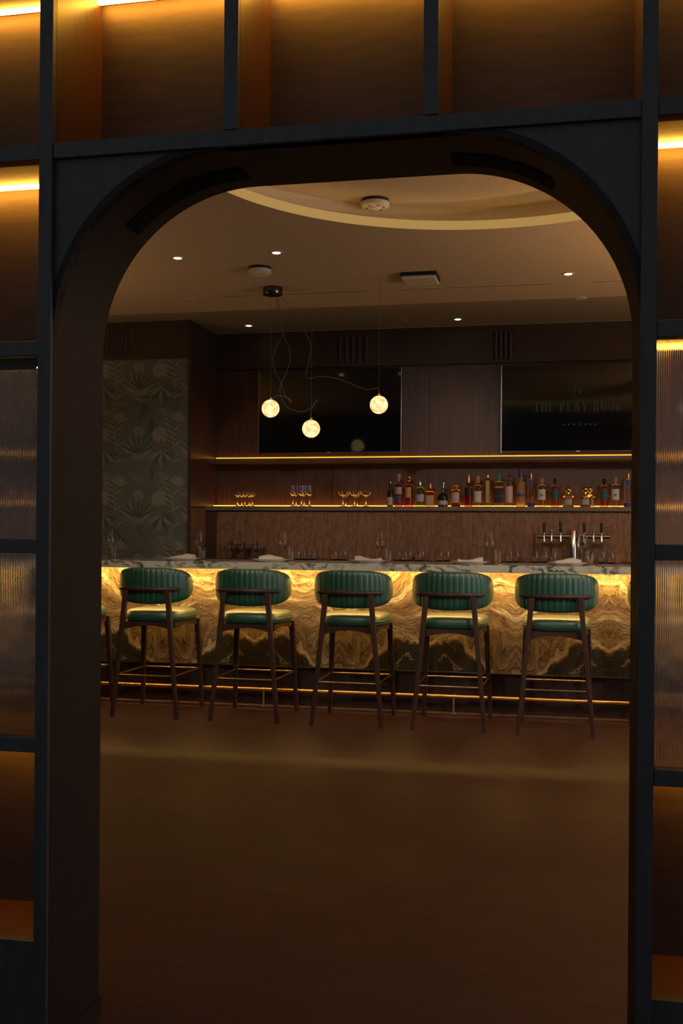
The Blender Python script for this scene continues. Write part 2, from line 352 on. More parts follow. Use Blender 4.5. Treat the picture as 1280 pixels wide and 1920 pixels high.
# back wall: recess behind the bar
XS = -3.175                    # side of the alcove
wb = thing('wall_back', None, None, kind='structure')
box('wall_core', M['header'], XS - .02, XR, YB + .012, YB + .1, 0, ZC, wb)
seams = [XS, -2.95, -2.085, -1.22, -0.355, 0.51, 1.375, 2.24, 3.1, 3.97, XR]
for i in range(len(seams) - 1):
    a, b_ = seams[i] + .0015, seams[i + 1] - .0015
    box('panel', M['mahogany'], a, b_, YB, YB + .012, 1.50, 1.915, wb)
    box('panel', M['mahogany'], a, b_, YB, YB + .012, 1.935, 2.755, wb)
box('header_board', M['header'], XS, XR, YB - .022, YB + .012, 2.77, ZC, wb)
for xr in ((-2.05, -1.755), (-0.665, -0.50), (0.85, 1.14), (2.3, 2.6)):
    k = max(4, int(round((xr[1] - xr[0]) / .058)))
    for i in range(k):
        x = xr[0] + (i + .5) * (xr[1] - xr[0]) / k
        MB().lathe([(.018, 0), (.018, .235)], 12, (x, YB - .022, 2.80)).build('flute', M['header'], wb, smooth=True, auto=0.7)
# lower back bar wall with ledge
lw = thing('wall_lower_back', None, None, kind='structure')
YL = 9.13
box('wall_core', M['mahogany'], XS, XR, YL + .012, YB, 0, 1.470, lw)
ls = [XS + .10, -2.857, -1.88, -0.905, 0.072, 1.05, 2.02, 3.0, 3.97, XR]
box('end_panel', M['mahogany'], XS, XS + .0985, YL, YL + .012, 0.0, 1.470, lw)
for i in range(len(ls) - 1):
    box('panel', M['oak'], ls[i] + .001, ls[i + 1] - .001, YL, YL + .012, 0.0, 1.470, lw)
box('ledge', M['ledge'], XS, XR, YL - .02, YB, 1.482, 1.52, lw, bevel=.002)
for i in range(150):
    x = XS + .03 + i * .0258
    box('vent_tooth', M['black'], x, x + .014, YL - .012, YL + .006, 1.470, 1.482, lw)
# alcove side and papered wall
wa = thing('wall_alcove_side', None, None, kind='structure')
YW = 8.72
box('side_panel', M['mahogany'], XS - .02, XS, YW + .012, YB, 1.50, 2.77, wa)
box('header_board', M['header'], XS - .02, XS, YW + .012, YB, 2.772, ZC, wa)
box('lower_panel', M['oak'], XS - .02, XS, YW + .012, YB, 0, 1.497, wa)
wp = thing('wall_papered', None, None, kind='structure')
box('wall_core', M['header'], XL, XS - .02, YW + .012, YB + .1, 0, ZC, wp)
box('corner_trim', M['header'], XS - .022, XS, YW - .004, YW + .012, 0, ZC, wp)
box('header_board', M['header'], XL, XS - .022, YW - .01, YW + .012, 2.772, ZC, wp)
for x in (-3.90, -3.855, -3.81, -3.765, -3.72, -5.0, -4.955, -4.91, -4.865):
    MB().lathe([(.013, 0), (.013, .26)], 12, (x, YW - .01, 2.80)).build('flute', M['header'], wp, smooth=True, auto=0.7)
pap = [mat('paper_ground', (0.140, 0.155, 0.118), 0.8)] + [mat('paper_ink', c, 0.8) for c in ((0.235, 0.240, 0.190), (0.180, 0.195, 0.150), (0.085, 0.110, 0.088), (0.285, 0.255, 0.210), (0.110, 0.135, 0.102))]
box('wallpaper', pap[0], XL, XS - .022, YW + .002, YW + .012, 0.02, 2.772, wp)
def leaf_print():
    mb = MB(); rnd = random.Random(11); lay = [0]
    def y(): lay[0] += 1; return YW + .0018 - lay[0] * 2e-6
    def blade(x, z, ang, L, W, mi, curve=0.0):
        yy = y(); n_ = 7; top, bot = [], []
        for i in range(n_ + 1):
            t = i / n_; a = ang + curve * t
            px_ = x + L * t * math.cos(ang + curve * t / 2); pz_ = z + L * t * math.sin(ang + curve * t / 2)
            ww = W * math.sin(PI * min(1, t * .92 + .08)) ** .8 * (1 - .25 * t)
            top.append((px_ - ww * math.sin(a), yy, pz_ + ww * math.cos(a))); bot.append((px_ + ww * math.sin(a), yy, pz_ - ww * math.cos(a)))
        m_ = n_ + 1
        mb.add(top + bot, [(i, i + 1, m_ + i + 1, m_ + i) for i in range(n_)], mi)
    def lobed(x, z, R, ang, mi, vein):
        yy = y(); pts = []
        for k in range(44):
            a = 2 * PI * k / 44; rr = R * (0.78 + .22 * abs(math.cos(4.5 * a))) * (1 - .45 * math.exp(-((a - PI) / .3) ** 2))
            pts.append((x + rr * math.cos(a + ang), yy, z + rr * .9 * math.sin(a + ang)))
        mb.add([(x, yy, z)] + pts, [(0, 1 + k, 1 + (k + 1) % 44) for k in range(44)], mi)
        for k in range(7): blade(x - .1 * R * math.cos(ang), z - .1 * R * math.sin(ang), ang + (k - 3) * .55, R * .85, R * .025, vein)
    def motif(ox, oz):
        for k in range(14): blade(ox + rnd.uniform(-.26, .26), oz + rnd.uniform(-.28, .28), rnd.uniform(0, 2 * PI), rnd.uniform(.12, .2), rnd.uniform(.012, .03), rnd.choice((2, 5, 5, 2, 3)), rnd.uniform(-.8, .8))
        for k in range(9): blade(ox - .16, oz - .19, PI / 2 + (k - 4) * .33, .25 - .018 * abs(k - 4), .02, 1 if k % 2 else 2, (4 - k) * .05)   # pale spray
        for k in range(7): blade(ox - .15, oz - .14, PI / 2 + (k - 3) * .40, .21 - .012 * abs(k - 3), .011, 3, (3 - k) * .04)              # dark agave
        for k in range(11): blade(ox + .02 + .012 * k, oz + .25 - .024 * k, -0.15 - .09 * k, .15, .009, 1, -.5); blade(ox + .02 + .012 * k, oz + .25 - .024 * k, -2.1 + .05 * k, .13, .009, 2, .5)
        lobed(ox + .05, oz + .02, .082, 1.7, 4, 2)
        lobed(ox - .15, oz + .05, .055, .4, 1, 3)
        for k in range(9): blade(ox + .17, oz - .22 + .045 * k, .7 + .03 * k, .10, .010, 2 if k % 3 else 1, -.5); blade(ox + .17, oz - .22 + .045 * k, PI - .7, .10, .010, 5, .5)
        for k in range(6): blade(ox + .06, oz - .12, -.4 - k * .45, .15, .016, 1 if k % 2 else 3, .3)
        for k in range(5): blade(ox + .2, oz + .14, .2 + k * .5, .09, .02, 4 if k == 2 else 1, .2)
    for i in range(-1, 5):
        for j in range(6):
            motif(-3.50 - i * .53, 0.45 + j * .55 - (.0))
    # keep only what lies on the papered area
    keep_v, keep = mb.v, []
    xa, xb, za, zb = XL + .001, XS - .0225, .02, 2.7715
    mb.v = [(min(max(p[0], xa), xb), p[1], min(max(p[2], za), zb)) for p in keep_v]
    ok = [(f, m_) for f, m_ in zip(mb.f, mb.m) if len({(round(mb.v[i][0], 5), round(mb.v[i][2], 5)) for i in f}) > 2]
    mb.f = [a for a, _ in ok]; mb.m = [b_ for _, b_ in ok]
    mb.build('leaf_print', pap, wp, kind='stuff')
leaf_print()

# ------------------------------------------------------------------ front partition with the arch
YF, YK = 2.36, 2.64
XA0, XA1, ZA, RA = -1.205, 0.140, 2.152, 0.42
pf = thing('wall_partition', None, None, kind='structure')
ch = M['charcoal']
MODS_L = [-1.2225, -1.6815, -2.1405]     # post centres going left
MODS_R = [0.157, 0.616, 1.075]
UPM = [-0.766, -0.3075]
PW = .017
for x in MODS_L + MODS_R: box('post', ch, x - PW, x + PW, YF - .012, YF + .010, 0, 2.86, pf, bevel=.002)
for x in UPM: box('post', ch, x - PW, x + PW, YF - .010, YF + .010, 2.189, 2.630, pf, bevel=.002)
xs_all = sorted(MODS_L + MODS_R)
gaps = [(xs_all[i] + PW, xs_all[i + 1] - PW) for i in range(len(xs_all) - 1)]
for (a, b_) in gaps:
    arch = abs(a - (MODS_L[0] + PW)) < 1e-6
    for (z0, z1) in ((2.152, 2.189), (2.630, 2.668)) + (() if arch else ((1.686, 1.722), (1.217, 1.250), (.742, .777))):
        box('beam', ch, a, b_, YF - .008, YF + .03, z0, z1, pf, bevel=.002)
    box('top_panel', ch, a, b_, YF + .004, YF + .03, 2.668, 2.86, pf)
    if not arch: box('plinth', ch, a, b_, YF, YF + .025, 0, .290, pf)
# niche linings: side boards, shelves, backs
def divider(x, z0, z1):
    box('side_board', M['niche_wood'], x - PW, x + PW, YF + .010, YK - .02, z0, z1, pf)
for x in MODS_L[1:] + MODS_R[1:]:
    divider(x, 0, 2.70)
for x in UPM: divider(x, 2.189, 2.630)
for x, s in ((MODS_L[0], -1), (MODS_R[0], 1)):
    divider(x, 2.152, 2.70)
    xx = (x - PW, x - .001) if s < 0 else (x + .001, x + PW)
    box('side_board', M['niche_wood'], xx[0], xx[1], YF + .010, YK - .02, 0, 2.152, pf)
ups = sorted([MODS_L[0]] + UPM + [MODS_R[0]])
for i in range(3):
    a, b_ = ups[i] + PW, ups[i + 1] - PW
    box('back_board', M['niche_back'], a, b_, YK - .02, YK, 2.176, 2.70, pf)
    box('shelf_board', M['niche_wood'], a, b_, YF + .03, YK - .02, 2.176, 2.189, pf)
    box('shelf_board', M['niche_wood'], a, b_, YF + .03, YK - .02, 2.641, 2.653, pf)
side_gaps = [g for g in gaps if not abs(g[0] - (MODS_L[0] + PW)) < 1e-6]
for (a, b_) in side_gaps:
    for (z0, z1) in ((2.176, 2.189), (1.710, 1.722), (.765, .777), (.277, .290), (2.641, 2.653)):
        box('shelf_board', M['niche_wood'], a, b_, YF + .025, YK - .02, z0, z1, pf)
    box('back_board', M['niche_back'], a, b_, YK - .02, YK, 1.722, 2.70, pf)
    box('back_board', M['niche_back'], a, b_, YK - .02, YK, 0.0, .765, pf)
# plain wall beyond the joinery
box('wall_end', ch, -8, MODS_L[2] - PW, YF, YK, 0, 2.86, pf); box('wall_end', ch, MODS_R[2] + PW, 7, YF, YK, 0, 2.86, pf)
box('wall_top', ch, -8, 7, YF, YK, 2.86, 3.30, pf)
# arch: spandrel panels and lining
def arch_pts(r, n_=24):
    pts = []
    for k in range(n_ + 1):
        a = PI - (PI / 2) * k / n_; pts.append((XA0 + RA + r * math.cos(a), ZA - RA + r * math.sin(a)))
    for k in range(n_ + 1):
        a = PI / 2 - (PI / 2) * k / n_; pts.append((XA1 - RA + r * math.cos(a), ZA - RA + r * math.sin(a)))
    return pts
ap = arch_pts(RA)
half = len(ap) // 2
for side, pts, cxn in (('l', ap[:half], XA0), ('r', ap[half:], XA1)):
    mb = MB(); m_ = len(pts)
    for yy in (YF + .004, YF + .03):
        mb.add([(cxn, yy, ZA)] + [(p[0], yy, p[1]) for p in pts], [(0, k + 1, k + 2) for k in range(m_ - 1)])
    N0 = m_ + 1
    mb.f += [(k + 1, k + 2, N0 + k + 2, N0 + k + 1) for k in range(m_ - 1)]; mb.m += [0] * (m_ - 1)
    mb.build('spandrel_panel', ch, pf)
mb = MB(); t = .016
path = [(XA0, 0)] + ap + [(XA1, 0)]; path2 = [(XA0 - t, 0)] + arch_pts(RA + t) + [(XA1 + t, 0)]
m_ = len(path)
mb.add([(p[0], YF + .0, p[1]) for p in path] + [(p[0], YK, p[1]) for p in path] + [(p[0], YF + .0, p[1]) for p in path2] + [(p[0], YK, p[1]) for p in path2],
       [q for k in range(m_ - 1) for q in ((k, k + 1, m_ + k + 1, m_ + k), (2 * m_ + k, 2 * m_ + k + 1, 3 * m_ + k + 1, 3 * m_ + k), (k, k + 1, 2 * m_ + k + 1, 2 * m_ + k), (m_ + k, m_ + k + 1, 3 * m_ + k + 1, 3 * m_ + k))])
mb.build('arch_lining', M['lining'], pf, smooth=True, auto=0.6)
# rear spandrels close the arch from the room side
for pts, cxn in ((ap[:half], XA0), (ap[half:], XA1)):
    mb = MB(); mb.add([(cxn, YK - .001, ZA + .02)] + [(p[0], YK - .001, p[1]) for p in pts], [(0, k + 1, k + 2) for k in range(len(pts) - 1)])
    mb.build('rear_spandrel', M['lining'], pf)
# dark vent strips let into the arch soffit
def soffit_strip(i0, i1, y0, y1):
    pp = arch_pts(RA - .003)[i0:i1]; po = arch_pts(RA - .0005)[i0:i1]; m_ = len(pp); mb = MB()
    mb.add([(p[0], y0, p[1]) for p in pp] + [(p[0], y1, p[1]) for p in pp] + [(p[0], y0, p[1]) for p in po] + [(p[0], y1, p[1]) for p in po],
           [q for k in range(m_ - 1) for q in ((k, k + 1, m_ + k + 1, m_ + k), (k, k + 1, 2 * m_ + k + 1, 2 * m_ + k), (m_ + k, m_ + k + 1, 3 * m_ + k + 1, 3 * m_ + k))])
    mb.build('vent_strip', M['vent'], pf)
soffit_strip(25, 35, 2.50, 2.575)
soffit_strip(12, 25, 2.50, 2.575)
# jamb skirting
for x0_, x1_ in ((XA0, XA0 + .006), (XA1 - .006, XA1)): box('jamb_skirting', M['lining'], x0_, x1_, YF + .03, YK + .006, 0, .05, pf)

# light strips of the niches
def strip(a, b_, z, label, y=2.585, m=None, hgt=.008):
    box('light_strip', m or M['led'], a + .002, b_ - .002, y, y + .014, z - hgt, z, label=label, category='light strip', group='light strips of the shelving wall')
names = ['left end', 'middle', 'right end']
for i in range(3):
    strip(ups[i] + PW, ups[i + 1] - PW, 2.641, ('warm light strip in the niche above the %s of the arch' % names[i]))
for (a, b_) in side_gaps:
    left = a < -1.0; near = (a > -1.7 and left) or (a < 0.2 and not left); sd = 'left' if left else 'right'
    ps = ('' if near else 'outer ')
    strip(a, b_, 2.641, 'warm light strip in the %stop niche %s of the arch' % (ps, sd))
    strip(a, b_, 2.176, 'warm light strip in the %snarrow niche %s of the arch, above the ribbed glass' % (ps, sd))
    if left and near: strip(a, b_, 1.690, 'bright light strip behind the dark valance over the ribbed glass left of the arch', y=2.44, hgt=.0165)
    else: strip(a, b_, 1.710, 'warm light strip seen through the %sribbed glass %s of the arch' % (ps, sd))
    strip(a, b_, .765, 'hidden light strip under the %slow shelf %s of the arch' % (ps, sd))
# dark valance left
mb = MB(); xr_ = MODS_L[0] - PW; xl_ = MODS_L[1] + PW
pts = [(xl_, 1.6858), (xr_ - .001, 1.6858), (xr_ - .001, 1.683)] + [(xr_ - .001 - .024 * (a / 8), 1.683 - .026 * (a / 8) ** .8) for a in range(1, 9)] + [(xl_, 1.657)]
m_ = len(pts); mb.add([(p[0], 2.376, p[1]) for p in pts] + [(p[0], 2.382, p[1]) for p in pts], [tuple(range(m_)), tuple(range(m_, 2 * m_))[::-1]] + [(k, (k + 1) % m_, m_ + (k + 1) % m_, m_ + k) for k in range(m_)])
mb.build('valance', M['black'], pf)
# reeded panes
def pane(a, b_, z0, z1, name):
    mb = MB(); pitch = .0044; n_ = int((b_ - a) / pitch); pitch = (b_ - a) / n_; vs = []; K = 5
    prof = []
    for i in range(n_):
        for k in range(K):
            t = k / K; prof.append((a + (i + t) * pitch, YF + .016 - .0011 * math.sin(PI * t)))
    prof.append((b_, YF + .016)); q = len(prof)
    for (x, yy) in prof: vs.append((x, yy, z0))
    for (x, yy) in prof: vs.append((x, yy, z1))
    vs += [(a, YF + .021, z0), (b_, YF + .021, z0), (a, YF + .021, z1), (b_, YF + .021, z1)]
    fs = [(k, k + 1, q + k + 1, q + k) for k in range(q - 1)] + [(2 * q, 2 * q + 2, 2 * q + 3, 2 * q + 1), (0, q, 2 * q + 2, 2 * q), (q - 1, 2 * q + 1, 2 * q + 3, 2 * q - 1)]
    fs += [tuple(range(q)) + (2 * q + 1, 2 * q), tuple(range(q, 2 * q)) + (2 * q + 3, 2 * q + 2)]
    mb.add(vs, fs); mb.build(name, M['reeded'], pf)
for (a, b_) in side_gaps:
    pane(a, b_, 1.250, 1.656 if abs(b_ - (MODS_L[0] - PW)) < 1e-6 else 1.686, 'glass_pane'); pane(a, b_, .777, 1.217, 'glass_pane')

# ------------------------------------------------------------------ bar counter
YC0, YC1, ZT = 7.40, 8.15, 1.07
XC0, XC1 = -5.3, 3.6
ct = thing('countertop', 'grey-green veined stone countertop running the length of the bar', 'countertop', (0, 0, ZT))
MB().box(XC0, XC1, YC0, YC1, -.02, 0).build('stone_top', M['counter'], ct, bevel=.002)
MB().box(XC0, XC1, YC0, YC0 + .022, -.050, -.0205).build('front_edge', M['counter'], ct)
bf = thing('bar_counter', 'bar base clad in swirling gold and brown marble slabs, with brass foot rail', 'bar')
YS = 7.65
sl = [XC0 + .1] + [-1.005 + .635 * 2 * k for k in range(-3, 4)] + [XC1 - .1]
for i in range(len(sl) - 1): box('stone_slab', M['marble'], sl[i] + .0005, sl[i + 1] - .0005, YS, YS + .02, .305, 1.045, bf)
box('carcass', M['mahogany'], XC0 + .1, XC1 - .1, YS + .02, YC1 - .03, .305, 1.048, bf)
box('metal_trim', M['rod'], XC0 + .1, XC1 - .1, YS - .004, YS + .02, .298, .305, bf)
box('toe_kick', M['header'], XC0 + .1, XC1 - .1, YS + .04, YC1 - .03, 0, .305, bf)
box('floor_trim', M['shelf'], XC0 + .1, XC1 - .1, YS - .05, YS + .04, 0, .012, bf)
fr = MB().tube([(XC0 + .15, 7.60, .136), (XC1 - .15, 7.60, .136)], .0125, 16).build('foot_rail', M['brass'], bf, smooth=True, auto=1.0)
for x in (-4.5, -3.35, -2.19, -.80, .75, 2.1, 3.2):
    MB().tube([(x, 7.60, .125), (x, 7.60, .012)], .008, 10).build('bracket', M['brass'], fr, smooth=True, auto=1.0)
    MB().lathe([(.019, 0), (.019, .006)], 16, (x, 7.60, .012)).build('bracket_foot', M['brass'], fr)
    MB().tube([(x, 7.60, .136), (x, 7.69, .136)], .008, 10).build('bracket', M['brass'], fr, smooth=True, auto=1.0)
box('counter_light_strip', M['led_bar'], XC0 + .15, XC1 - .15, 7.535, 7.547, 1.044, 1.0495, label='long warm light strip hidden under the countertop overhang', category='light strip')
# back bar counter behind
bc = thing('back_counter', 'dark back counter behind the bar carrying glasses and beer taps', 'counter')
box('counter_slab', M['shelf'], XS + .1, XC1, 8.74, YL - .001, 1.03, 1.06, bc, bevel=.002)
box('counter_body', M['mahogany'], XS + .1, XC1, 8.80, YL - .001, 0, 1.03, bc)

# upper shelf + lights of the back bar
sh = thing('bar_shelf', 'long dark wooden shelf under the televisions on the back wall', 'shelf', (0, 0, 1.908))
MB().box(XS + .001, XR - .3, YL, YB - .001, 0, .034).build('shelf_board', M['shelf'], sh, bevel=.002)
box('shelf_light_strip', M['led_dim'], XS + .01, XR - .3, YB - .032, YB - .014, 1.9425, 1.967, label='amber light strip along the shelf below the televisions', category='light strip')
box('ledge_light_strip', M['led_shelf'], XS + .01, XR - .3, YB - .090, YB - .020, 1.5205, 1.5325, label='golden light strip behind the bottles on the lower ledge', category='light strip')

# ------------------------------------------------------------------ bar stools
def make_stool():
    root = thing('bar_stool', 'x', 'stool', group='green leather stools along the bar')
    L = M['leather']; W = M['walnut']
    # seat cushion
    def seat_outline(n_=48):
        o = []
        for k in range(n_):
            a = 2 * PI * k / n_; e = 2 / 3.6
            x = math.copysign(abs(math.cos(a)) ** e, math.cos(a)); y = math.copysign(abs(math.sin(a)) ** e, math.sin(a))
            o.append((x * (.222 + .022 * y), .01 + y * .235))
        return o
    out = seat_outline(); mb = MB(); vs = []; rings = [(.90, .655), (.965, .659), (1.0, .676), (1.0, .703), (.975, .722), (.90, .734), (.6, .741), (.25, .743)]
    n_ = len(out)
    for s, z in rings: vs += [(x * s, .01 + (y - .01) * s, z) for x, y in out]
    fs = [(i * n_ + k, i * n_ + (k + 1) % n_, (i + 1) * n_ + (k + 1) % n_, (i + 1) * n_ + k) for i in range(len(rings) - 1) for k in range(n_)]
    fs += [tuple(range(n_)), tuple((len(rings) - 1) * n_ + k for k in range(n_))]
    mb.add(vs, fs); seat = mb.build('seat', L, root, smooth=True, auto=0.9)
    mb = MB(); mb.tube([(x * .992, .01 + (y - .01) * .992, .690) for x, y in out + out[:2]], .0035, 6); mb.build('seat_piping', L, seat, smooth=True)
    # wooden seat frame: four rails, arched below
    def rail(a, b, h, arc):
        mb = MB(); K = 10; vs = []
        a = Vector(a); b = Vector(b); d = (b - a).normalized(); nn = Vector((-d.y, d.x, 0)) * .012
        for i in range(K + 1):
            t_ = i / K; p = a.lerp(b, t_); zb = p.z - h + arc * math.sin(PI * t_)
            vs += [p + nn, p - nn, Vector((p.x, p.y, zb)) - nn, Vector((p.x, p.y, zb)) + nn]
        fs = [(i * 4 + j, i * 4 + (j + 1) % 4, i * 4 + 4 + (j + 1) % 4, i * 4 + 4 + j) for i in range(K) for j in range(4)] + [(0, 1, 2, 3), (K * 4 + 3, K * 4 + 2, K * 4 + 1, K * 4)]
        mb.add(vs, fs); mb.build('seat_rail', W, root)
    rail((-.17, -.205, .656), (.17, -.205, .656), .055, .030)
    rail((-.19, .20, .656), (.19, .20, .656), .045, .02)
    rail((-.178, -.19, .656), (-.197, .19, .656), .045, .02); rail((.178, -.19, .656), (.197, .19, .656), .045, .02)
    # legs
    for s in (-1, 1):
        MB().bar((s * .236, -.278, 0), (s * .153, -.247, .872), .026, .028, .036, .034).build('leg', W, root, bevel=.004)
        MB().bar((s * .232, .262, 0), (s * .205, .215, .657), .026, .028, .038, .038).build('leg', W, root, bevel=.004)
    zz = .287
    def lx(s, rear):
        t_ = zz / (.872 if rear else .657)
        return (s * (.236 + (.153 - .236) * t_), -.278 + .031 * t_, zz) if rear else (s * (.232 - .027 * t_), .262 - .047 * t_, zz)
    for a, b in ((lx(-1, 1), lx(1, 1)), (lx(-1, 0), lx(1, 0)), (lx(-1, 1), lx(-1, 0)), (lx(1, 1), lx(1, 0))):
        MB().tube([a, b], .0065, 10).build('foot_bar', M['rod'], root, smooth=True, auto=1.0)
    # curved rail behind the backrest
    R0 = .335; yc = -.262 + R0
    def arc(a, r, z): return Vector((r * math.sin(a), yc - r * math.cos(a), z))
    K = 28; mb = MB(); vs = []; amax = .73
    for i in range(K + 1):
        a = -amax + 2 * amax * i / K; e = 1 - abs(i / K * 2 - 1) ** 14 * .6
        for (dr, dz) in ((-.012, -.013), (.006, -.015), (.014, -.008), (.014, .008), (.006, .015), (-.012, .013)):
            vs.append(arc(a, R0 + dr, .884 + dz * e))
    fs = [(i * 6 + j, i * 6 + (j + 1) % 6, i * 6 + 6 + (j + 1) % 6, i * 6 + 6 + j) for i in range(K) for j in range(6)] + [tuple(range(6)), tuple(K * 6 + j for j in range(6))]
    mb.add(vs, fs); mb.build('back_rail', W, root, smooth=True, auto=0.9)
    # channelled backrest
    Rb = R0 - .043; nu, nv = 168, 20; A = 1.13; mb = MB(); vs = []
    for i in range(nu + 1):
        u = -1 + 2 * i / nu; u = math.sin(u * PI / 2) * .35 + u * .65 if False else u
        a = u * A; q = min(1, abs(u)); hh = .125 * max(0.0, 1 - q ** 5.0) ** .42 * (1 - .16 * q * q) + .003
        th = .030 * max(0.04, (1 - q ** 8) ** .5)
        chn = 0.0
        if q < .70: chn = .0065 * (abs(math.sin((u + .70) / 1.40 * 13 * PI)) ** .6 - 1) * min(1, (.70 - q) / .03)
        zc_ = .905 + .004 * q
        for k in range(nv):
            b = 2 * PI * k / nv; e = .55
            cb, sb = math.cos(b), math.sin(b)
            ro = math.copysign(abs(cb) ** e, cb); zo = math.copysign(abs(sb) ** e, sb)
            r_ = Rb + th * ro + (chn * max(0, ro) ** .5 if ro > 0 else 0)
            p = arc(a, r_, zc_ + hh * zo); p.y -= .05 * (zo * hh) * 1.0
            vs.append(p)
    fs = [(i * nv + k, i * nv + (k + 1) % nv, (i + 1) * nv + (k + 1) % nv, (i + 1) * nv + k) for i in range(nu) for k in range(nv)] + [tuple(range(nv)), tuple(nu * nv + k for k in range(nv))]
    mb.add(vs, fs); bk = mb.build('backrest', L, root, smooth=True)
    return root
proto = make_stool()
st = [(-3.575, 'green leather stool at the bar, mostly hidden behind the left side of the arch'),
      (-2.870, 'green channelled bar stool in front of the patterned wallpaper, first fully visible from the left'),
      (-2.155, 'green channelled bar stool, second fully visible one from the left'),
      (-1.4445, 'green channelled bar stool, third and middle one of the five fully visible'),
      (-0.7685, 'green channelled bar stool, fourth fully visible one from the left'),
      (-0.087, 'green channelled bar stool in front of the beer taps, fifth fully visible from the left'),
      (0.635, 'bar stool of which only the backrest edge shows beside the right jamb')]
for i, (x, lb) in enumerate(st):
    o = proto if i == 0 else copy_tree(proto)
    o.location = (x, 7.272, 0); o['label'] = lb

# ------------------------------------------------------------------ televisions
def serif(mb, txt, x, y, z, h, adv, sw):
    # condensed serif capitals drawn from thick stems and hairlines in a unit box (width 1, height 1)
    S, T = sw, sw * .28
    def stem(x0, z0, x1, z1, w_): mb.add([(x0 - w_ / 2, 0, z0), (x0 + w_ / 2, 0, z0), (x1 + w_ / 2, 0, z1), (x1 - w_ / 2, 0, z1)], [(0, 1, 2, 3)])
    def hair(x0, x1, z0, w_=None): w2 = (w_ or T) / 2; mb.add([(x0, 0, z0 - w2), (x1, 0, z0 - w2), (x1, 0, z0 + w2), (x0, 0, z0 + w2)], [(0, 1, 2, 3)])
    def bowl(cx_, cz_, rx, rz, a0, a1, wx):
        K = 14; vs = []
        for i in range(K + 1):
            a = a0 + (a1 - a0) * i / K; w_ = T + (wx - T) * abs(math.cos(a)) ** 1.5
            vs += [(cx_ + rx * math.cos(a), 0, cz_ + rz * math.sin(a)), (cx_ + (rx - w_) * math.cos(a), 0, cz_ + (rz - T) * math.sin(a))]
        mb.add(vs, [(2 * i, 2 * i + 1, 2 * i + 3, 2 * i + 2) for i in range(K)])
    G = {'T': lambda: (stem(.4, 0, .4, 1, S), hair(.0, .8, 1 - T / 2), stem(.03, .8, .03, 1, T), stem(.77, .8, .77, 1, T), hair(.2, .6, T / 2)),
         'H': lambda: (stem(.17, 0, .17, 1, S), stem(.67, 0, .67, 1, S), hair(.17, .67, .5), hair(0, .34, T / 2), hair(.5, .84, T / 2), hair(0, .34, 1 - T / 2), hair(.5, .84, 1 - T / 2)),
         'E': lambda: (stem(.17, 0, .17, 1, S), hair(0, .66, T / 2), hair(0, .64, 1 - T / 2), hair(.17, .48, .52), stem(.64, 0, .64, .22, T), stem(.62, .8, .62, 1, T), stem(.47, .42, .47, .62, T)),
         'P': lambda: (stem(.17, 0, .17, 1, S), hair(0, .36, T / 2), hair(0, .4, 1 - T / 2), hair(.2, .4, .46), bowl(.38, .73, .30, .27, -PI / 2, PI / 2, S)),
         'L': lambda: (stem(.17, 0, .17, 1, S), hair(0, .66, T / 2), hair(0, .36, 1 - T / 2), stem(.64, 0, .64, .26, T)),
         'A': lambda: (stem(.08, 0, .38, 1, T * 1.4), stem(.68, 0, .40, 1, S), hair(.18, .6, .33), hair(-.04, .22, T / 2), hair(.5, .84, T / 2)),
         'Y': lambda: (stem(.4, 0, .4, .48, S), stem(.4, .45, .12, 1, S), stem(.42, .45, .68, 1, T * 1.4), hair(0, .3, 1 - T / 2), hair(.56, .82, 1 - T / 2), hair(.22, .58, T / 2)),
         'B': lambda: (stem(.17, 0, .17, 1, S), hair(0, .4, T / 2), hair(0, .4, 1 - T / 2), hair(.2, .4, .52), bowl(.36, .76, .27, .24, -PI / 2, PI / 2, S), bowl(.38, .26, .32, .27, -PI / 2, PI / 2, S)),
         'O': lambda: bowl(.40, .5, .40, .51, 0, 2 * PI, S),
         'K': lambda: (stem(.17, 0, .17, 1, S), stem(.22, .45, .64, 1, T * 1.4), stem(.70, 0, .34, .58, S), hair(0, .34, T / 2), hair(0, .34, 1 - T / 2), hair(.5, .84, 1 - T / 2), hair(.52, .88, T / 2))}
    for c in txt:
        if c != ' ':
            n0 = len(mb.v); G[c]()
            for i in range(n0, len(mb.v)):
                q = mb.v[i]; mb.v[i] = (x + q[0] * adv * .98, y, z + q[2] * h)
            x += adv * (1.0 if c in 'HOKAY' else .93)
        else: x += adv * .55
    return x
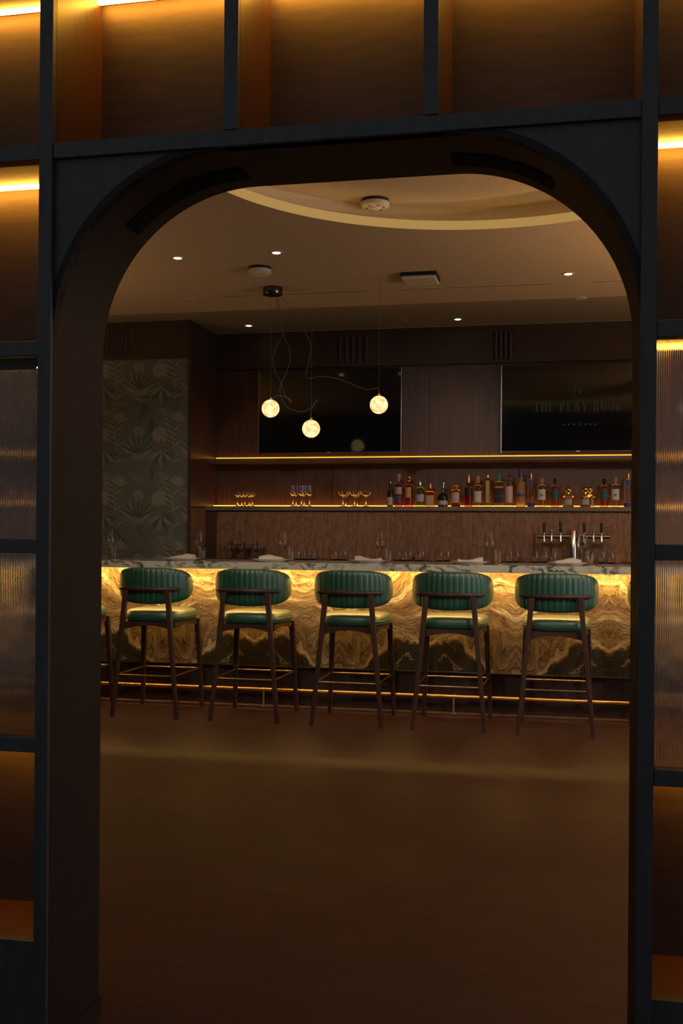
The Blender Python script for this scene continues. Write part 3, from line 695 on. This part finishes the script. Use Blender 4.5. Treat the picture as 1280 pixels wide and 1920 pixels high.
def tv(x0, x1, z0, z1, label, logo):
    r = thing('television', label, 'television', ((x0 + x1) / 2, YB - .001, (z0 + z1) / 2))
    hw, hh = (x1 - x0) / 2, (z1 - z0) / 2
    MB().box(-hw, hw, -.055, -.012, -hh, hh).build('housing', M['tv_frame'], r, bevel=.003)
    MB().box(-.2, .2, -.012, 0, -.2, .2).build('wall_bracket', M['black'], r)
    scr = MB().box(-hw + .008, hw - .008, -.0570, -.0552, -hh + .014, hh - .008).build('screen', M['tv'], r)
    for s in (-1, 1): MB().box(s * hw - .002, s * hw + .002, -.0575, -.045, -hh, hh).build('edge_trim', M['tv_edge'], r)
    MB().box(-.018, .018, -.0585, -.055, -hh + .003, -hh + .011).build('badge', M['tv_edge'], r)
    if logo:
        mb = MB(); total = serif(MB(), 'THE PLAY BOOK', 0, 0, 0, 1, 1, .24)
        wd = .745; adv = wd / total
        serif(mb, 'THE PLAY BOOK', -wd / 2, -.0576, -.035, .090, adv, .24); mb.build('lettering', M['tv_ink'], scr)
        mb = MB()
        def ring(R, w_, cz):
            K = 40; vs = []
            for k in range(K): a = 2 * PI * k / K; vs += [(R * math.cos(a), -.0576, cz + R * math.sin(a)), ((R - w_) * math.cos(a), -.0576, cz + (R - w_) * math.sin(a))]
            mb.add(vs, [(2 * k, 2 * k + 1, 2 * ((k + 1) % K) + 1, 2 * ((k + 1) % K)) for k in range(K)])
        ring(.084, .003, .145); ring(.062, .003, .145)
        serif(mb, 'PB', -.036, -.0576, .112, .066, .040, .26); mb.build('emblem', M['tv_ink'], scr)
        mb = MB()
        for k, gx in enumerate((-.125, -.085, -.045, .01, .05, .09, .13)): mb.box(gx, gx + .016, -.0577, -.0575, -.150, -.134)
        mb.build('small_marks', M['tv_ink'], scr)
    return r
tv(-2.758, -1.458, 1.997, 2.752, 'dark wall-mounted television behind the hanging globe lamps', False)
tv(-0.591, 0.705, 1.990, 2.742, 'dark wall-mounted television showing a faint lettered logo', True)

# ------------------------------------------------------------------ ceiling fittings
def downlight(x, y, lit, label):
    r = thing('downlight', label, 'downlight', (x, y, ZC), group='recessed ceiling downlights')
    MB().lathe([(.026, 0), (.044, 0), (.042, -.005), (.027, -.005)], 28, close=True).build('trim_ring', M['white'], r, smooth=True, auto=0.7)
    MB().lathe([(.0255, -.001), (.0255, -.0045)], 24).build('lens', M['lamp'] if lit else M['lamp_off'], r)
    if lit:
        l = bpy.data.lights.new('downlight_beam', 'SPOT'); l.energy = 9; l.color = (1.0, .66, .34); l.spot_size = 1.25; l.spot_blend = .8; l.shadow_soft_size = .03
        o = bpy.data.objects.new('downlight_beam', l); COL.objects.link(o); o.parent = r; o.location = (0, 0, -.02)
for px, py, lit, lb in ((333, 483, 1, 'lit recessed downlight nearest the left curve of the arch'), (518, 473, 1, 'lit recessed downlight above the hanging lamp canopy'),
                        (1065, 513, 1, 'lit recessed downlight on the right side of the ceiling'), (466, 610, 1, 'lit recessed downlight near the back wall by the left television'),
                        (858, 598, 1, 'lit recessed downlight near the back wall between the televisions'), (355, 562, 0, 'unlit recessed downlight above the patterned wallpaper'),
                        (1090, 559, 0, 'unlit recessed downlight at the right, above the lettered television')):
    p = atZ(px, py, ZC); downlight(p.x, p.y, lit, lb)
def fill_spot(x, y, aim, power, label):  # unseen spots added to light the stools, counter and bottles
    r = thing('added_spotlight', label, 'spotlight', (x, y, ZC), group='added ceiling spotlights')
    MB().lathe([(.045, 0), (.065, 0), (.062, -.006), (.046, -.006)], 28, close=True).build('trim_ring', M['white'], r, smooth=True, auto=0.7)
    MB().lathe([(.042, -.001), (.042, -.0055)], 24).build('lens', M['lamp_white'], r)
    l = bpy.data.lights.new('added_spot_beam', 'SPOT'); l.energy = power; l.color = (1.0, .88, .74); l.spot_size = .90; l.spot_blend = .6; l.shadow_soft_size = .06
    o = bpy.data.objects.new('added_spot_beam', l); COL.objects.link(o); o.parent = r; o.location = (0, 0, -.03)
    o.rotation_euler = (Vector(aim) - Vector((x, y, ZC))).to_track_quat('-Z', 'Y').to_euler()
fill_spot(-2.15, 4.5, (-3.0, 8.0, 0.85), 55, 'added unseen spotlight at the left, aimed at the bar')
fill_spot(-1.35, 3.2, (-1.4, 8.2, 0.80), 92, 'added unseen spotlight in the middle, aimed at the bar')
fill_spot(1.35, 4.4, (-0.2, 8.2, 0.88), 125, 'added unseen spotlight at the right, aimed at the bar')
p = atZ(760, 600, ZC)
MB().lathe([(.03, 0), (.03, -.005), (.022, -.006)], 20, (0, 0, 0)).build('sprinkler_cover', M['lamp_off'], None, label='small flat round sprinkler cover on the ceiling near the back wall', category='sprinkler').location = (p.x, p.y, ZC)
def detector(loc, r_, label, fancy):
    o = thing('smoke_detector', label, 'detector', loc)
    MB().lathe([(r_ * .96, 0), (r_ * .96, -.018)], 32).build('base', M['black'], o, smooth=True, auto=.7)  # black colour stands in for shade on the base
    MB().lathe([(r_, -.018), (r_, -.034), (r_ * .93, -.043), (r_ * .80, -.047)], 32).build('cover', M['white'], o, smooth=True, auto=.5)
    if fancy:
        MB().lathe([(r_ * .36, -.047), (r_ * .34, -.056), (r_ * .2, -.058)], 24).build('sensor', M['white'], o, smooth=True, auto=.5)
        for k in range(6):
            a = k * PI / 3; MB().box(-.012, .012, -.004, .004, -.0485, -.0465).build('slot', M['black'], o).matrix_local = Matrix.Translation((r_ * .62 * math.cos(a), r_ * .62 * math.sin(a), 0)) @ Matrix.Rotation(a + PI / 2, 4, 'Z')
    else:
        MB().lathe([(r_ * .78, -.047), (r_ * .74, -.0495)], 32).build('face_disc', M['linen'], o)
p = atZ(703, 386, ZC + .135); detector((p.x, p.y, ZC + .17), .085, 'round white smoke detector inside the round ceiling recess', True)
p = atZ(487, 507, ZC - .02); detector((p.x, p.y, ZC), .080, 'round flat white ceiling speaker beside the hanging lamp canopy', False)
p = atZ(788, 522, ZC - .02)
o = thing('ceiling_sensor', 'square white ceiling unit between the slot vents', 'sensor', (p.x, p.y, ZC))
MB().box(-.125, .125, -.12, .12, -.022, 0).build('housing', M['black'], o); MB().box(-.12, .12, -.115, .115, -.046, -.022).build('face', M['white'], o, bevel=.01)  # housing coloured black to carry the shade above the face
for a, b_, lb in ((-2.615, -1.504, 'thin slot vent in the ceiling by the hanging lamp'), (-1.247, -.139, 'thin slot vent in the ceiling behind the square unit'), (.146, 1.25, 'thin slot vent at the right end of the ceiling')):
    o = thing('slot_vent', lb, 'vent', ((a + b_) / 2, 7.90, ZC)); hw = (b_ - a) / 2
    MB().box(-hw, hw, -.010, .010, -.0025, -.0005).build('slot', M['black'], o)
    for s in (-1, 1): MB().box(-hw - .008, hw + .008, s * .010 if s > 0 else -.017, .017 if s > 0 else -.010, -.004, 0).build('slot_frame', M['ceiling'], o)

# ------------------------------------------------------------------ pendant lamp
YP = 7.68
pc = atZ(518, 545, ZC)
pl = thing('pendant_lamp', 'hanging lamp with three glowing marbled globes on looping cords', 'lamp', (0, 0, 0))
MB().lathe([(.070, ZC), (.072, ZC - .004), (.072, ZC - .050), (.068, ZC - .056)], 36, (pc.x, YP, 0)).build('canopy', M['dark_steel'], pl, smooth=True, auto=.6)
gl = []
for i, (px, py) in enumerate(((507, 766), (583, 804), (710, 759))):
    c = atY(px, py, YP); gl.append(c); R_ = .0655; mb = MB()
    mb.lathe([(R_ * math.sin(PI * k / 18) + 1e-4, -R_ * math.cos(PI * k / 18)) for k in range(19)], 32)
    g = mb.build('globe', M['globe'], pl, smooth=True); g.location = c; g.rotation_euler = (i * 1.3, i * .8, i * 2.1)
    MB().lathe([(.010, 0), (.010, .016), (.004, .022)], 14, (c.x, c.y, c.z + R_ - .003)).build('globe_cap', M['brass'], pl, smooth=True, auto=.7)
    MB().tube([(c.x, c.y, c.z + R_ + .01), (c.x, c.y, ZC)], .0011, 6).build('suspension_wire', M['cable'], pl)
def cord(pp, yo=0.0):
    P = []
    for i, q in enumerate(pp): P.append(atY(q[0], q[1], YP + yo * math.sin(PI * i / (len(pp) - 1))))
    MB().tube(smooth_path(P), .0024, 6).build('cord', M['cable'], pl, smooth=True)
cord([(516, 548), (522, 585), (529, 624), (517, 652), (511, 677), (517, 700), (526, 717), (535, 742), (546, 754), (543, 749), (532, 743), (520, 742), (509, 749)], .10)
cord([(518, 548), (524, 585), (530, 624), (540, 648), (544, 670), (538, 695), (526, 722), (526, 742), (537, 762), (560, 772), (580, 767), (595, 748), (588, 760), (583, 772), (583, 788)], -.10)
cord([(521, 548), (532, 562), (544, 578), (567, 612), (581, 643), (582, 662), (576, 690), (574, 702), (578, 709), (610, 706), (647, 715), (685, 730), (706, 727), (709, 728), (711, 742)], .06)

# unseen floor lamps added to brighten the ceiling, both sides of the view
def uplighter(x, y, label, m):
    o = thing('added_floor_lamp', label, 'lamp', (x, y, 0), group='added uplighter floor lamps')
    MB().lathe([(.15, 0), (.15, .012), (.03, .022), (.014, .03)], 32).build('base', M['dark_steel'], o, smooth=True, auto=.7)
    MB().tube([(0, 0, .028), (0, 0, 1.62)], .012, 14).build('pole', M['dark_steel'], o, smooth=True, auto=1.0)
    MB().lathe([(.014, 1.61), (.08, 1.63), (.17, 1.69), (.205, 1.76), (.201, 1.76), (.166, 1.694), (.078, 1.634), (.012, 1.616)], 36, close=True).build('bowl', M['dark_steel'], o, smooth=True, auto=.9)
    MB().lathe([(.12, 1.690), (.12, 1.698)], 28).build('light_disc', m, o)
for x, y, lb, m in ((2.3, 4.3, 'added unseen uplighter floor lamp at the right, nearest the partition', 'up_r'), (2.3, 6.3, 'added unseen uplighter floor lamp at the right, nearest the bar', 'up_r'),
                    (-4.7, 4.5, 'added unseen uplighter floor lamp at the left, nearest the partition', 'up_l'), (-4.7, 6.3, 'added unseen uplighter floor lamp at the left, nearest the bar', 'up_l')):
    uplighter(x, y, lb, M[m])

# ------------------------------------------------------------------ glassware
def wine_prof(s=1.0, bowl=.045, rim=.030, h=.215, stem=.085):
    o = [(.034, 0), (.034, .002), (.006, .006), (.0038, .012), (.0038, stem), (.012, stem + .008), (bowl * .75, stem + .026), (bowl, stem + .045), (bowl * .95, stem + .07), (rim, h)]
    i = [(rim - .0012, h), (bowl * .95 - .0015, stem + .07), (bowl - .0015, stem + .0455), (bowl * .75 - .001, stem + .0285), (.010, stem + .0115), (.0008, stem + .0105)]
    return [(r * s, z * s) for r, z in [(.0008, 0)] + o + i]
def glass(name, prof, loc, label, cat, group, n=24, extra=None):
    o = MB().lathe(prof, n).build(name, M['glass'], None, smooth=True, auto=.8, label=label, category=cat, group=group); o.location = loc
    return o
MESH = {}
def glass_copy(key, name, prof, loc, label, cat, group, n=24):
    if key not in MESH:
        o = glass(name, prof, loc, label, cat, group, n); MESH[key] = o; return o
    o = MESH[key].copy(); COL.objects.link(o); o.name = name; o.location = loc; o['label'] = label; o['category'] = cat; o['group'] = group
    return o
ORD = ['first', 'second', 'third', 'fourth', 'fifth', 'sixth', 'seventh', 'eighth', 'ninth', 'tenth', 'eleventh', 'twelfth']
tumbler = [(.0008, 0), (.024, 0), (.026, .003), (.031, .098), (.0297, .098), (.0248, .010), (.0008, .009)]
WG = wine_prof(1.0, .044, .029, .222, .088)
spots = [(207, 213), (373, 379), (530, 545), (712, 728), (918, 933), (1091, 1106)]
for i, (a, b_) in enumerate(spots):
    p = atY(a, 1040, 7.78)
    wh = ['at the left jamb', 'in front of the alcove corner', 'beside the second plate', 'beside the middle plate', 'beside the fourth plate', 'in front of the beer taps'][i]
    glass_copy('wine', 'wine_glass', WG, (p.x, 7.78, ZT), 'tall stemmed wine glass on the counter ' + wh, 'wine glass', 'wine glasses on the counter', 28)
    p = atY(b_, 1045, 7.66)
    glass_copy('tumb', 'tumbler', tumbler, (p.x, 7.66, ZT + .0045), 'slim straight tumbler on a gold coaster ' + wh, 'tumbler', 'tumblers on the counter', 28)
    MB().lathe([(.044, 0), (.044, .003), (.042, .0044)], 28).build('coaster', M['brass'], None, smooth=True, auto=.6, label='round gold coaster under the tumbler ' + wh, category='coaster', group='gold coasters').location = (p.x, 7.66, ZT)
# plates and napkins
plate = [(.0008, .0), (.098, .0), (.102, .004), (.110, .010), (.137, .0205), (.139, .0230), (.135, .0235), (.106, .0135), (.096, .0125), (.0008, .0125)]
def napkin(rz, seed):
    rnd = random.Random(seed); mb = MB(); nx, ny = 14, 6; vs = []
    for lay_, zo in ((0, 0.0), (1, .022)):
        for i in range(nx + 1):
            for j in range(ny + 1):
                u, v = i / nx * 2 - 1, j / ny * 2 - 1
                vs.append((u * .088, v * .040, zo * (1 + .5 * math.sin(u * 2.2 + seed)) * (1.0 - .25 * v * v) + .004 * math.sin(u * 3 + v * 2 + seed) ** 2 * lay_))
    m1 = (nx + 1) * (ny + 1); id_ = lambda l, i, j: l * m1 + i * (ny + 1) + j
    fs = [(id_(l, i, j), id_(l, i + 1, j), id_(l, i + 1, j + 1), id_(l, i, j + 1)) for l in (0, 1) for i in range(nx) for j in range(ny)]
    for i in range(nx): fs += [(id_(0, i, 0), id_(0, i + 1, 0), id_(1, i + 1, 0), id_(1, i, 0)), (id_(0, i, ny), id_(0, i + 1, ny), id_(1, i + 1, ny), id_(1, i, ny))]
    for j in range(ny): fs += [(id_(0, 0, j), id_(0, 0, j + 1), id_(1, 0, j + 1), id_(1, 0, j)), (id_(0, nx, j), id_(0, nx, j + 1), id_(1, nx, j + 1), id_(1, nx, j))]
    mb.add(vs, fs); return mb
pw = ['beside the patterned wallpaper', 'second from the left on the counter', 'in the middle of the counter', 'fourth from the left on the counter', 'in front of the beer taps']
for i, px in enumerate((341, 507, 689, 880, 1063)):
    p = atY(px, 1050, 7.58)
    MB().lathe(plate, 40).build('plate', M['china'], None, smooth=True, auto=.7, label='wide-rimmed white plate ' + pw[i], category='plate', group='plates on the counter').location = (p.x, 7.58, ZT)
    o = napkin(0, i * 1.7 + .4).build('napkin', M['linen'], None, smooth=True, auto=.8, label='folded cream napkin on the plate ' + pw[i], category='napkin', group='napkins on the plates')
    o.location = (p.x + .005, 7.58, ZT + .0175); o.rotation_euler = (0, 0, (-.1, .25, -.2, .12, .05)[i])
# coupes and stem glasses on the ledge
ZL = 1.52
coupe = [(.0008, 0), (.034, 0), (.034, .002), (.006, .007), (.0036, .014), (.0036, .080), (.012, .086), (.036, .104), (.047, .130), (.0458, .130), (.035, .106), (.011, .0895), (.0008, .0885)]
flute = [(.0008, 0), (.034, 0), (.034, .002), (.006, .007), (.0036, .014), (.0036, .088), (.010, .092), (.036, .112), (.041, .122), (.036, .185), (.0348, .185), (.0395, .1225), (.0348, .114), (.009, .096), (.0008, .095)]
def cluster(xs, key, name, prof, lb, cat, grp):
    for i, (px, y) in enumerate(xs):
        p = atY(px, 930, y); glass_copy(key, name, prof, (p.x, y, ZL), lb % ORD[i], cat, grp)
nick = [(.0008, 0), (.026, 0), (.026, .002), (.005, .007), (.0033, .014), (.0033, .078), (.010, .084), (.022, .097), (.0285, .118), (.027, .130), (.0258, .130), (.0272, .118), (.021, .0985), (.009, .0865), (.0008, .0855)]
flute = [(min(r, .0262), z) for r, z in flute[:-6]] + [(max(min(r, .0262) - .0012, .0008), z) for r, z in flute[-6:]]
cluster([(445, 9.16), (447, 9.30), (453, 9.23), (459, 9.16), (467, 9.23), (469.5, 9.30), (473.5, 9.16)], 'nick', 'coupe_glass', nick, 'small coupe glass on the ledge, %s from left in the far left cluster', 'coupe glass', 'coupes in the left cluster')
cluster([(549, 9.16), (555, 9.25), (565, 9.16), (570, 9.25), (580, 9.16)], 'flute', 'stemmed_glass', flute, 'tall stemmed glass on the ledge, %s from left in its cluster', 'stem glass', 'stem glasses on the ledge')
cluster([(643, 9.17), (648, 9.29), (664.5, 9.17), (669.5, 9.29), (686, 9.17)], 'coupe', 'coupe_glass', coupe, 'shallow coupe glass on the ledge, %s from left in the cluster before the bottles', 'coupe glass', 'coupes next to the bottles')
# glasses on the back counter
bowlg = [(.0008, 0), (.022, 0), (.028, .006), (.036, .030), (.037, .045), (.030, .088), (.0288, .088), (.0357, .045), (.0347, .030), (.027, .009), (.0008, .006)]
ZB = 1.06
for i, (px, y) in enumerate(((430, 8.82), (434, 8.92), (439, 9.02), (453, 8.82), (458, 8.92), (463, 9.02), (477, 8.82), (482, 8.92), (488, 9.02))):
    p = atY(px, 1030, y); glass_copy('wine_s', 'wine_glass', wine_prof(.78, .046, .036, .20, .07), (p.x, y, ZB), 'small wine glass on the back counter, %s from the alcove side' % ORD[i], 'wine glass', 'wine glasses on the back counter')
for i, px in enumerate((557, 567, 577, 587, 626, 635, 644, 746, 757, 766, 784, 790)):
    y = 8.82 + .12 * (i % 2); p = atY(px, 1035, y); glass_copy('bowl', 'stemless_glass', bowlg, (p.x, y, ZB), 'small stemless glass on the back counter left of the middle, %s of its row' % ORD[i], 'glass', 'stemless glasses left of middle')
for i, px in enumerate((824, 837, 955, 967, 1003, 1020, 1037, 1128, 1145, 1183)):
    y = 8.82 + .12 * (i % 2); p = atY(px, 1035, y); glass_copy('bowl', 'stemless_glass', bowlg, (p.x, y, ZB), 'stemless glass on the back counter on the beer tap side, %s of its row' % ORD[i], 'glass', 'stemless glasses around the beer taps')

# ------------------------------------------------------------------ beer tap tower
p = atY(1075, 1000, 8.93)
bt = thing('beer_tap', 'chrome beer tap tower with a horizontal bar and black handles', 'beer tap', (p.x, 8.93, ZB))
MB().lathe([(.05, 0), (.05, .01), (.034, .016), (.031, .02), (.031, .255), (.027, .262)], 28).build('column', M['steel'], bt, smooth=True, auto=.6)
MB().tube([(-.285, 0, .213), (.285, 0, .213)], .018, 18).build('cross_bar', M['steel'], bt, smooth=True, auto=1.0)
for px, tall in ((1020, 1), (1034, 0), (1051, 2), (1095, 1), (1112, 0), (1127, 1)):
    x = atY(px, 1000, 8.93).x - p.x
    t_ = MB().tube([(x, -.015, .213), (x, -.060, .213), (x, -.066, .170)], .0095, 10).build('tap', M['steel'], bt, smooth=True, auto=1.0)
    MB().tube([(x, -.05, .215), (x, -.05, .245)], .006, 8).build('lever', M['steel'], t_, smooth=True, auto=1.0)
    if tall: MB().tube([(x, -.05, .243), (x, -.05, .26), (x, -.05, .300 + .012 * tall), (x, -.05, .312 + .012 * tall)], [.007, .010, .013, .009], 12).build('handle', M['black'], t_, smooth=True, auto=1.0)
    else: MB().lathe([(.005, 0), (.010, .010), (.010, .02), (.005, .026)], 12, (x, -.05, .243)).build('handle', M['steel'], t_, smooth=True, auto=1.0)

# ------------------------------------------------------------------ bottles
def bglass(name, col, rough=0.02): return mat('glass_' + name, col, rough, Transmission_Weight=1.0, IOR=1.4)
BG = {'green_black': mat('dark_bottle', (.010, .022, .016), .1), 'purple': bglass('purple', (.66, .16, .50)), 'red': bglass('red', (1.0, .22, .22)), 'green': bglass('green', (.42, .78, .24)),
      'amber': bglass('amber', (.85, .36, .10)), 'clear': bglass('clear', (.95, .93, .88)), 'yellow': bglass('yellow', (.97, .82, .42)), 'darkred': bglass('darkred', (.75, .12, .14)),
      'frost': mat('frosted_yellow', (.95, .60, .22), .45, Transmission_Weight=.75, IOR=1.3), 'honey': bglass('honey', (.98, .68, .32))}
def ink(c): return mat('label_paper', c, .6)
LB = {'cream': ink((.55, .45, .32)), 'grey': ink((.42, .42, .40)), 'tan': ink((.50, .34, .20)), 'white': ink((.62, .55, .48)), 'pink': ink((.60, .44, .42)), 'teal': ink((.02, .09, .075)), 'green': ink((.04, .22, .15)), 'blue': ink((.04, .07, .28)), 'silver': ink((.40, .38, .36)), 'violet': ink((.10, .05, .16)), 'gold': ink((.5, .34, .12)), 'black': ink((.012, .012, .016))}
CAP = {'silver': M['steel'], 'cork': M['cork'], 'copper': mat('copper', (.55, .25, .12), .35, 1.0), 'gold': mat('gold_cap', (.75, .50, .18), .3, 1.0), 'black': M['black'], 'blue': mat('blue_cap', (.02, .04, .22), .35), 'teal': mat('teal_cap', (.05, .22, .20), .35), 'white': M['white'], 'glass': M['glass']}
def shoulder(r, hb, rn, hn, soft=1.0, foot=.003):
    k = 6; P = [(.001, 0), (r - foot, 0), (r, foot)]
    sh_ = (r - rn) * soft
    for i in range(k + 1):
        a = PI / 2 * i / k; P.append((rn + (r - rn) * math.cos(a), hb - sh_ + sh_ * math.sin(a)))
    P += [(rn, hb + .002), (rn, hn), (rn * .96, hn + .001), (.001, hn + .001)]
    return P
def bottle(px, top_y, wpx, glassn, capn, labels, label, neck=.35, capw=1.0, body=.62, caph=.10, soft=1.1, sq=None, capshape='cyl', prof=None, y=9.22):
    p0 = atY(px, 950, y); top = atY(px, top_y, y).z - ZL; sc_ = (y * math.cos(PSI) - p0.x * math.sin(PSI)) / F
    r = wpx * sc_ / 2; H = top; cap_h = H * caph; hn = H - cap_h; rn = r * neck; hb = H * body
    o = thing('bottle', label, 'bottle', (p0.x, y, ZL), group='bottles on the lit ledge')
    P = [(a * r, b * H) for a, b in prof] if prof else shoulder(r, hb, rn, hn, soft)
    if prof: rn = P[-2][0]; hn = P[-1][1]; cap_h = H - hn
    MB().lathe(P, 28, sq=sq).build('glass_body', BG[glassn], o, smooth=True, auto=.6)
    rc = rn * capw
    if capshape == 'cyl': cp = [(.001, 0), (rc, 0), (rc, cap_h * .92), (rc * .9, cap_h), (.001, cap_h)]
    elif capshape == 'ball': cp = [(.001, 0), (rc * .7, 0), (rc * .6, cap_h * .25)] + [(rc * (.35 + .75 * math.sin(PI * (k / 8 * .85 + .1))), cap_h * (.25 + .75 * k / 8)) for k in range(9)] + [(.001, cap_h)]
    elif capshape == 'flare': cp = [(.001, 0), (rc * .8, 0), (rc * .75, cap_h * .35), (rc * 1.15, cap_h * .6), (rc * 1.2, cap_h), (.001, cap_h)]
    elif capshape == 'pour': cp = [(.001, 0), (rc, 0), (rc, cap_h * .3), (rc * .35, cap_h * .42), (rc * .3, cap_h), (.001, cap_h)]
    elif capshape == 'wire': cp = [(.001, 0), (rc * .55, 0), (rc * .55, cap_h * .75), (rc * 1.2, cap_h * .82), (rc * 1.2, cap_h), (.001, cap_h)]
    MB().lathe([(a, b + hn - .001) for a, b in cp], 20).build('stopper', CAP[capn], o, smooth=True, auto=.7)
    for (ln, z0, z1, span) in labels:
        # label wrapped around the side facing the room
        K = 14; mb = MB(); vs = []
        def rad(z):
            for (ra, za), (rb, zb) in zip(P, P[1:]):
                if za <= z <= zb and zb > za: return ra + (rb - ra) * (z - za) / (zb - za)
            return r
        for zz_ in (z0 * H, z1 * H):
            rr = max(rad(z0 * H), rad(z1 * H)) + .0006
            for k in range(K + 1):
                a = -PI / 2 + span * (k / K - .5); x_, y_ = math.cos(a), math.sin(a)
                if sq: e = 2 / sq; x_ = math.copysign(abs(x_) ** e, x_); y_ = math.copysign(abs(y_) ** e, y_)
                vs.append((rr * x_, rr * y_, zz_))
        mb.add(vs, [(k, k + 1, K + 1 + k + 1, K + 1 + k) for k in range(K)])
        mb.build('label', LB[ln], o, smooth=True)
    return o
bottle(731, 903, 11, 'green_black', 'silver', [('cream', .06, .38, 2.6)], 'slim dark green bottle with a cream label, first of the row', neck=.42, body=.62, caph=.07)
bottle(747, 889, 15, 'purple', 'cork', [('violet', .10, .34, 2.0), ('silver', .38, .60, 2.0)], 'purple bottle with a cork stopper and silver label', neck=.36, body=.72, caph=.24, capshape='flare', capw=1.2)
bottle(766, 890, 18, 'red', 'copper', [('gold', .28, .60, 1.1)], 'bright red bottle with a copper collar, lit from behind', neck=.34, body=.70, caph=.22, capshape='ball', capw=1.3)
bottle(787, 902, 18, 'green', 'silver', [('grey', .20, .48, 2.3)], 'round-shouldered green bottle with a silver cap and grey label', neck=.32, body=.76, caph=.17, capw=1.1)
bottle(806, 906, 17, 'amber', 'copper', [('tan', .04, .48, 1.7)], 'square amber bottle with a slanted tan label', neck=.30, body=.66, caph=.22, soft=.4, sq=4, capw=1.2)
bottle(830, 905, 19, 'green_black', 'silver', [('pink', .08, .25, 2.6)], 'squat black bottle with a pink label and wire pourer', neck=.30, body=.55, caph=.24, capshape='wire', capw=1.4)
bottle(854, 907, 23, 'amber', 'gold', [('cream', .16, .62, 1.4), ('violet', .17, .26, 1.5)], 'wide-shouldered amber bottle with a gold crown stopper', prof=[(.001, 0), (.74, 0), (.78, .03), (.90, .50), (1.0, .62), (.86, .70), (.40, .75), (.26, .77), (.24, .80), (.001, .80)], capshape='ball', capw=2.0)
bottle(878, 891, 15, 'darkred', 'copper', [('black', .36, .60, 2.5)], 'dark red bottle with a black label and tall copper cap', neck=.50, body=.64, caph=.24, capw=1.0)
bottle(895, 892, 16, 'yellow', 'cork', [('white', .14, .50, 2.4)], 'clear golden bottle with a white label and cork, fifth from the frosted one', neck=.34, body=.70, caph=.22, capw=1.4)
bottle(914, 889, 17, 'yellow', 'gold', [('gold', .12, .80, .5)], 'tall faceted pale yellow bottle with a gold cap', neck=.30, body=.88, caph=.10, sq=3, soft=.8)
bottle(935, 887, 17, 'clear', 'teal', [('black', .12, .46, 2.0), ('green', .27, .36, 2.4), ('gold', .56, .60, 2.0)], 'clear square bottle with a green slanted band and teal stopper', neck=.26, body=.75, caph=.23, soft=.35, sq=4, capshape='ball', capw=1.3)
bottle(954, 884, 15, 'clear', 'black', [('pink', .12, .58, 2.2)], 'slender clear bottle with a pinkish white label and black pourer', neck=.26, body=.80, caph=.16, capshape='pour', capw=1.1)
bottle(976, 881, 16.5, 'frost', 'blue', [('blue', .28, .36, 2.4)], 'frosted yellow bottle with a deep blue cap, tallest of the row', neck=.42, body=.70, caph=.20, capw=1.05)
bottle(995, 887, 13, 'clear', 'copper', [('blue', .0, .12, 6.28), ('blue', .62, .78, .9)], 'narrow clear bottle with a blue base beside the frosted yellow one', neck=.45, body=.81, caph=.17, soft=.4, capw=1.0)
bottle(1015, 896, 16, 'honey', 'cork', [('white', .24, .60, 2.2), ('green', .36, .44, .5)], 'clear bottle with a white label and green dot beside the blue-based bottle', neck=.30, body=.76, caph=.24, capshape='flare', capw=1.2)
bottle(1040, 897, 16, 'amber', 'black', [('teal', .26, .62, 2.2)], 'brown bottle with a dark teal label left of the squat decanters', neck=.30, body=.76, caph=.24, capshape='ball', capw=1.5)
dec = [(.001, 0), (.93, 0), (.97, .04), (1.0, .12), (1.0, .48), (.80, .55), (.40, .57), (.32, .60), (.30, .64), (.001, .64)]
bottle(1065, 913, 21, 'yellow', 'gold', [('silver', .10, .38, 1.4)], 'squat pale decanter bottle with a gold ball stopper, standing alone', prof=dec, capshape='ball', capw=1.7)
bottle(1097, 912, 21, 'yellow', 'gold', [('silver', .10, .38, 1.4)], 'squat pale decanter bottle with a ball stopper, front one of the overlapping pair', prof=dec, capshape='ball', capw=1.7, y=9.17)
bottle(1105, 912, 21, 'yellow', 'gold', [('silver', .10, .38, 1.4)], 'squat pale decanter bottle, rear one of the overlapping pair', prof=dec, capshape='ball', capw=1.7, y=9.29)
bottle(1132, 897, 16, 'amber', 'black', [('teal', .26, .62, 2.2)], 'brown bottle with a dark teal label right of the squat decanters', neck=.30, body=.76, caph=.24, capshape='ball', capw=1.5)
bottle(1153, 895, 16, 'honey', 'cork', [('white', .24, .60, 2.2), ('green', .36, .44, .5)], 'clear bottle with a white label and green dot near the right jamb', neck=.30, body=.76, caph=.24, capshape='flare', capw=1.2)
bottle(1177, 887, 15, 'clear', 'copper', [('blue', .0, .12, 6.28), ('blue', .62, .78, .9)], 'narrow clear bottle with a blue base at the right jamb', neck=.45, body=.81, caph=.17, soft=.4, capw=1.0)
bottle(1199, 905, 16, 'yellow', 'gold', [('cream', .14, .50, 2.0)], 'golden bottle just showing at the edge of the right jamb', neck=.32, body=.70, caph=.20)
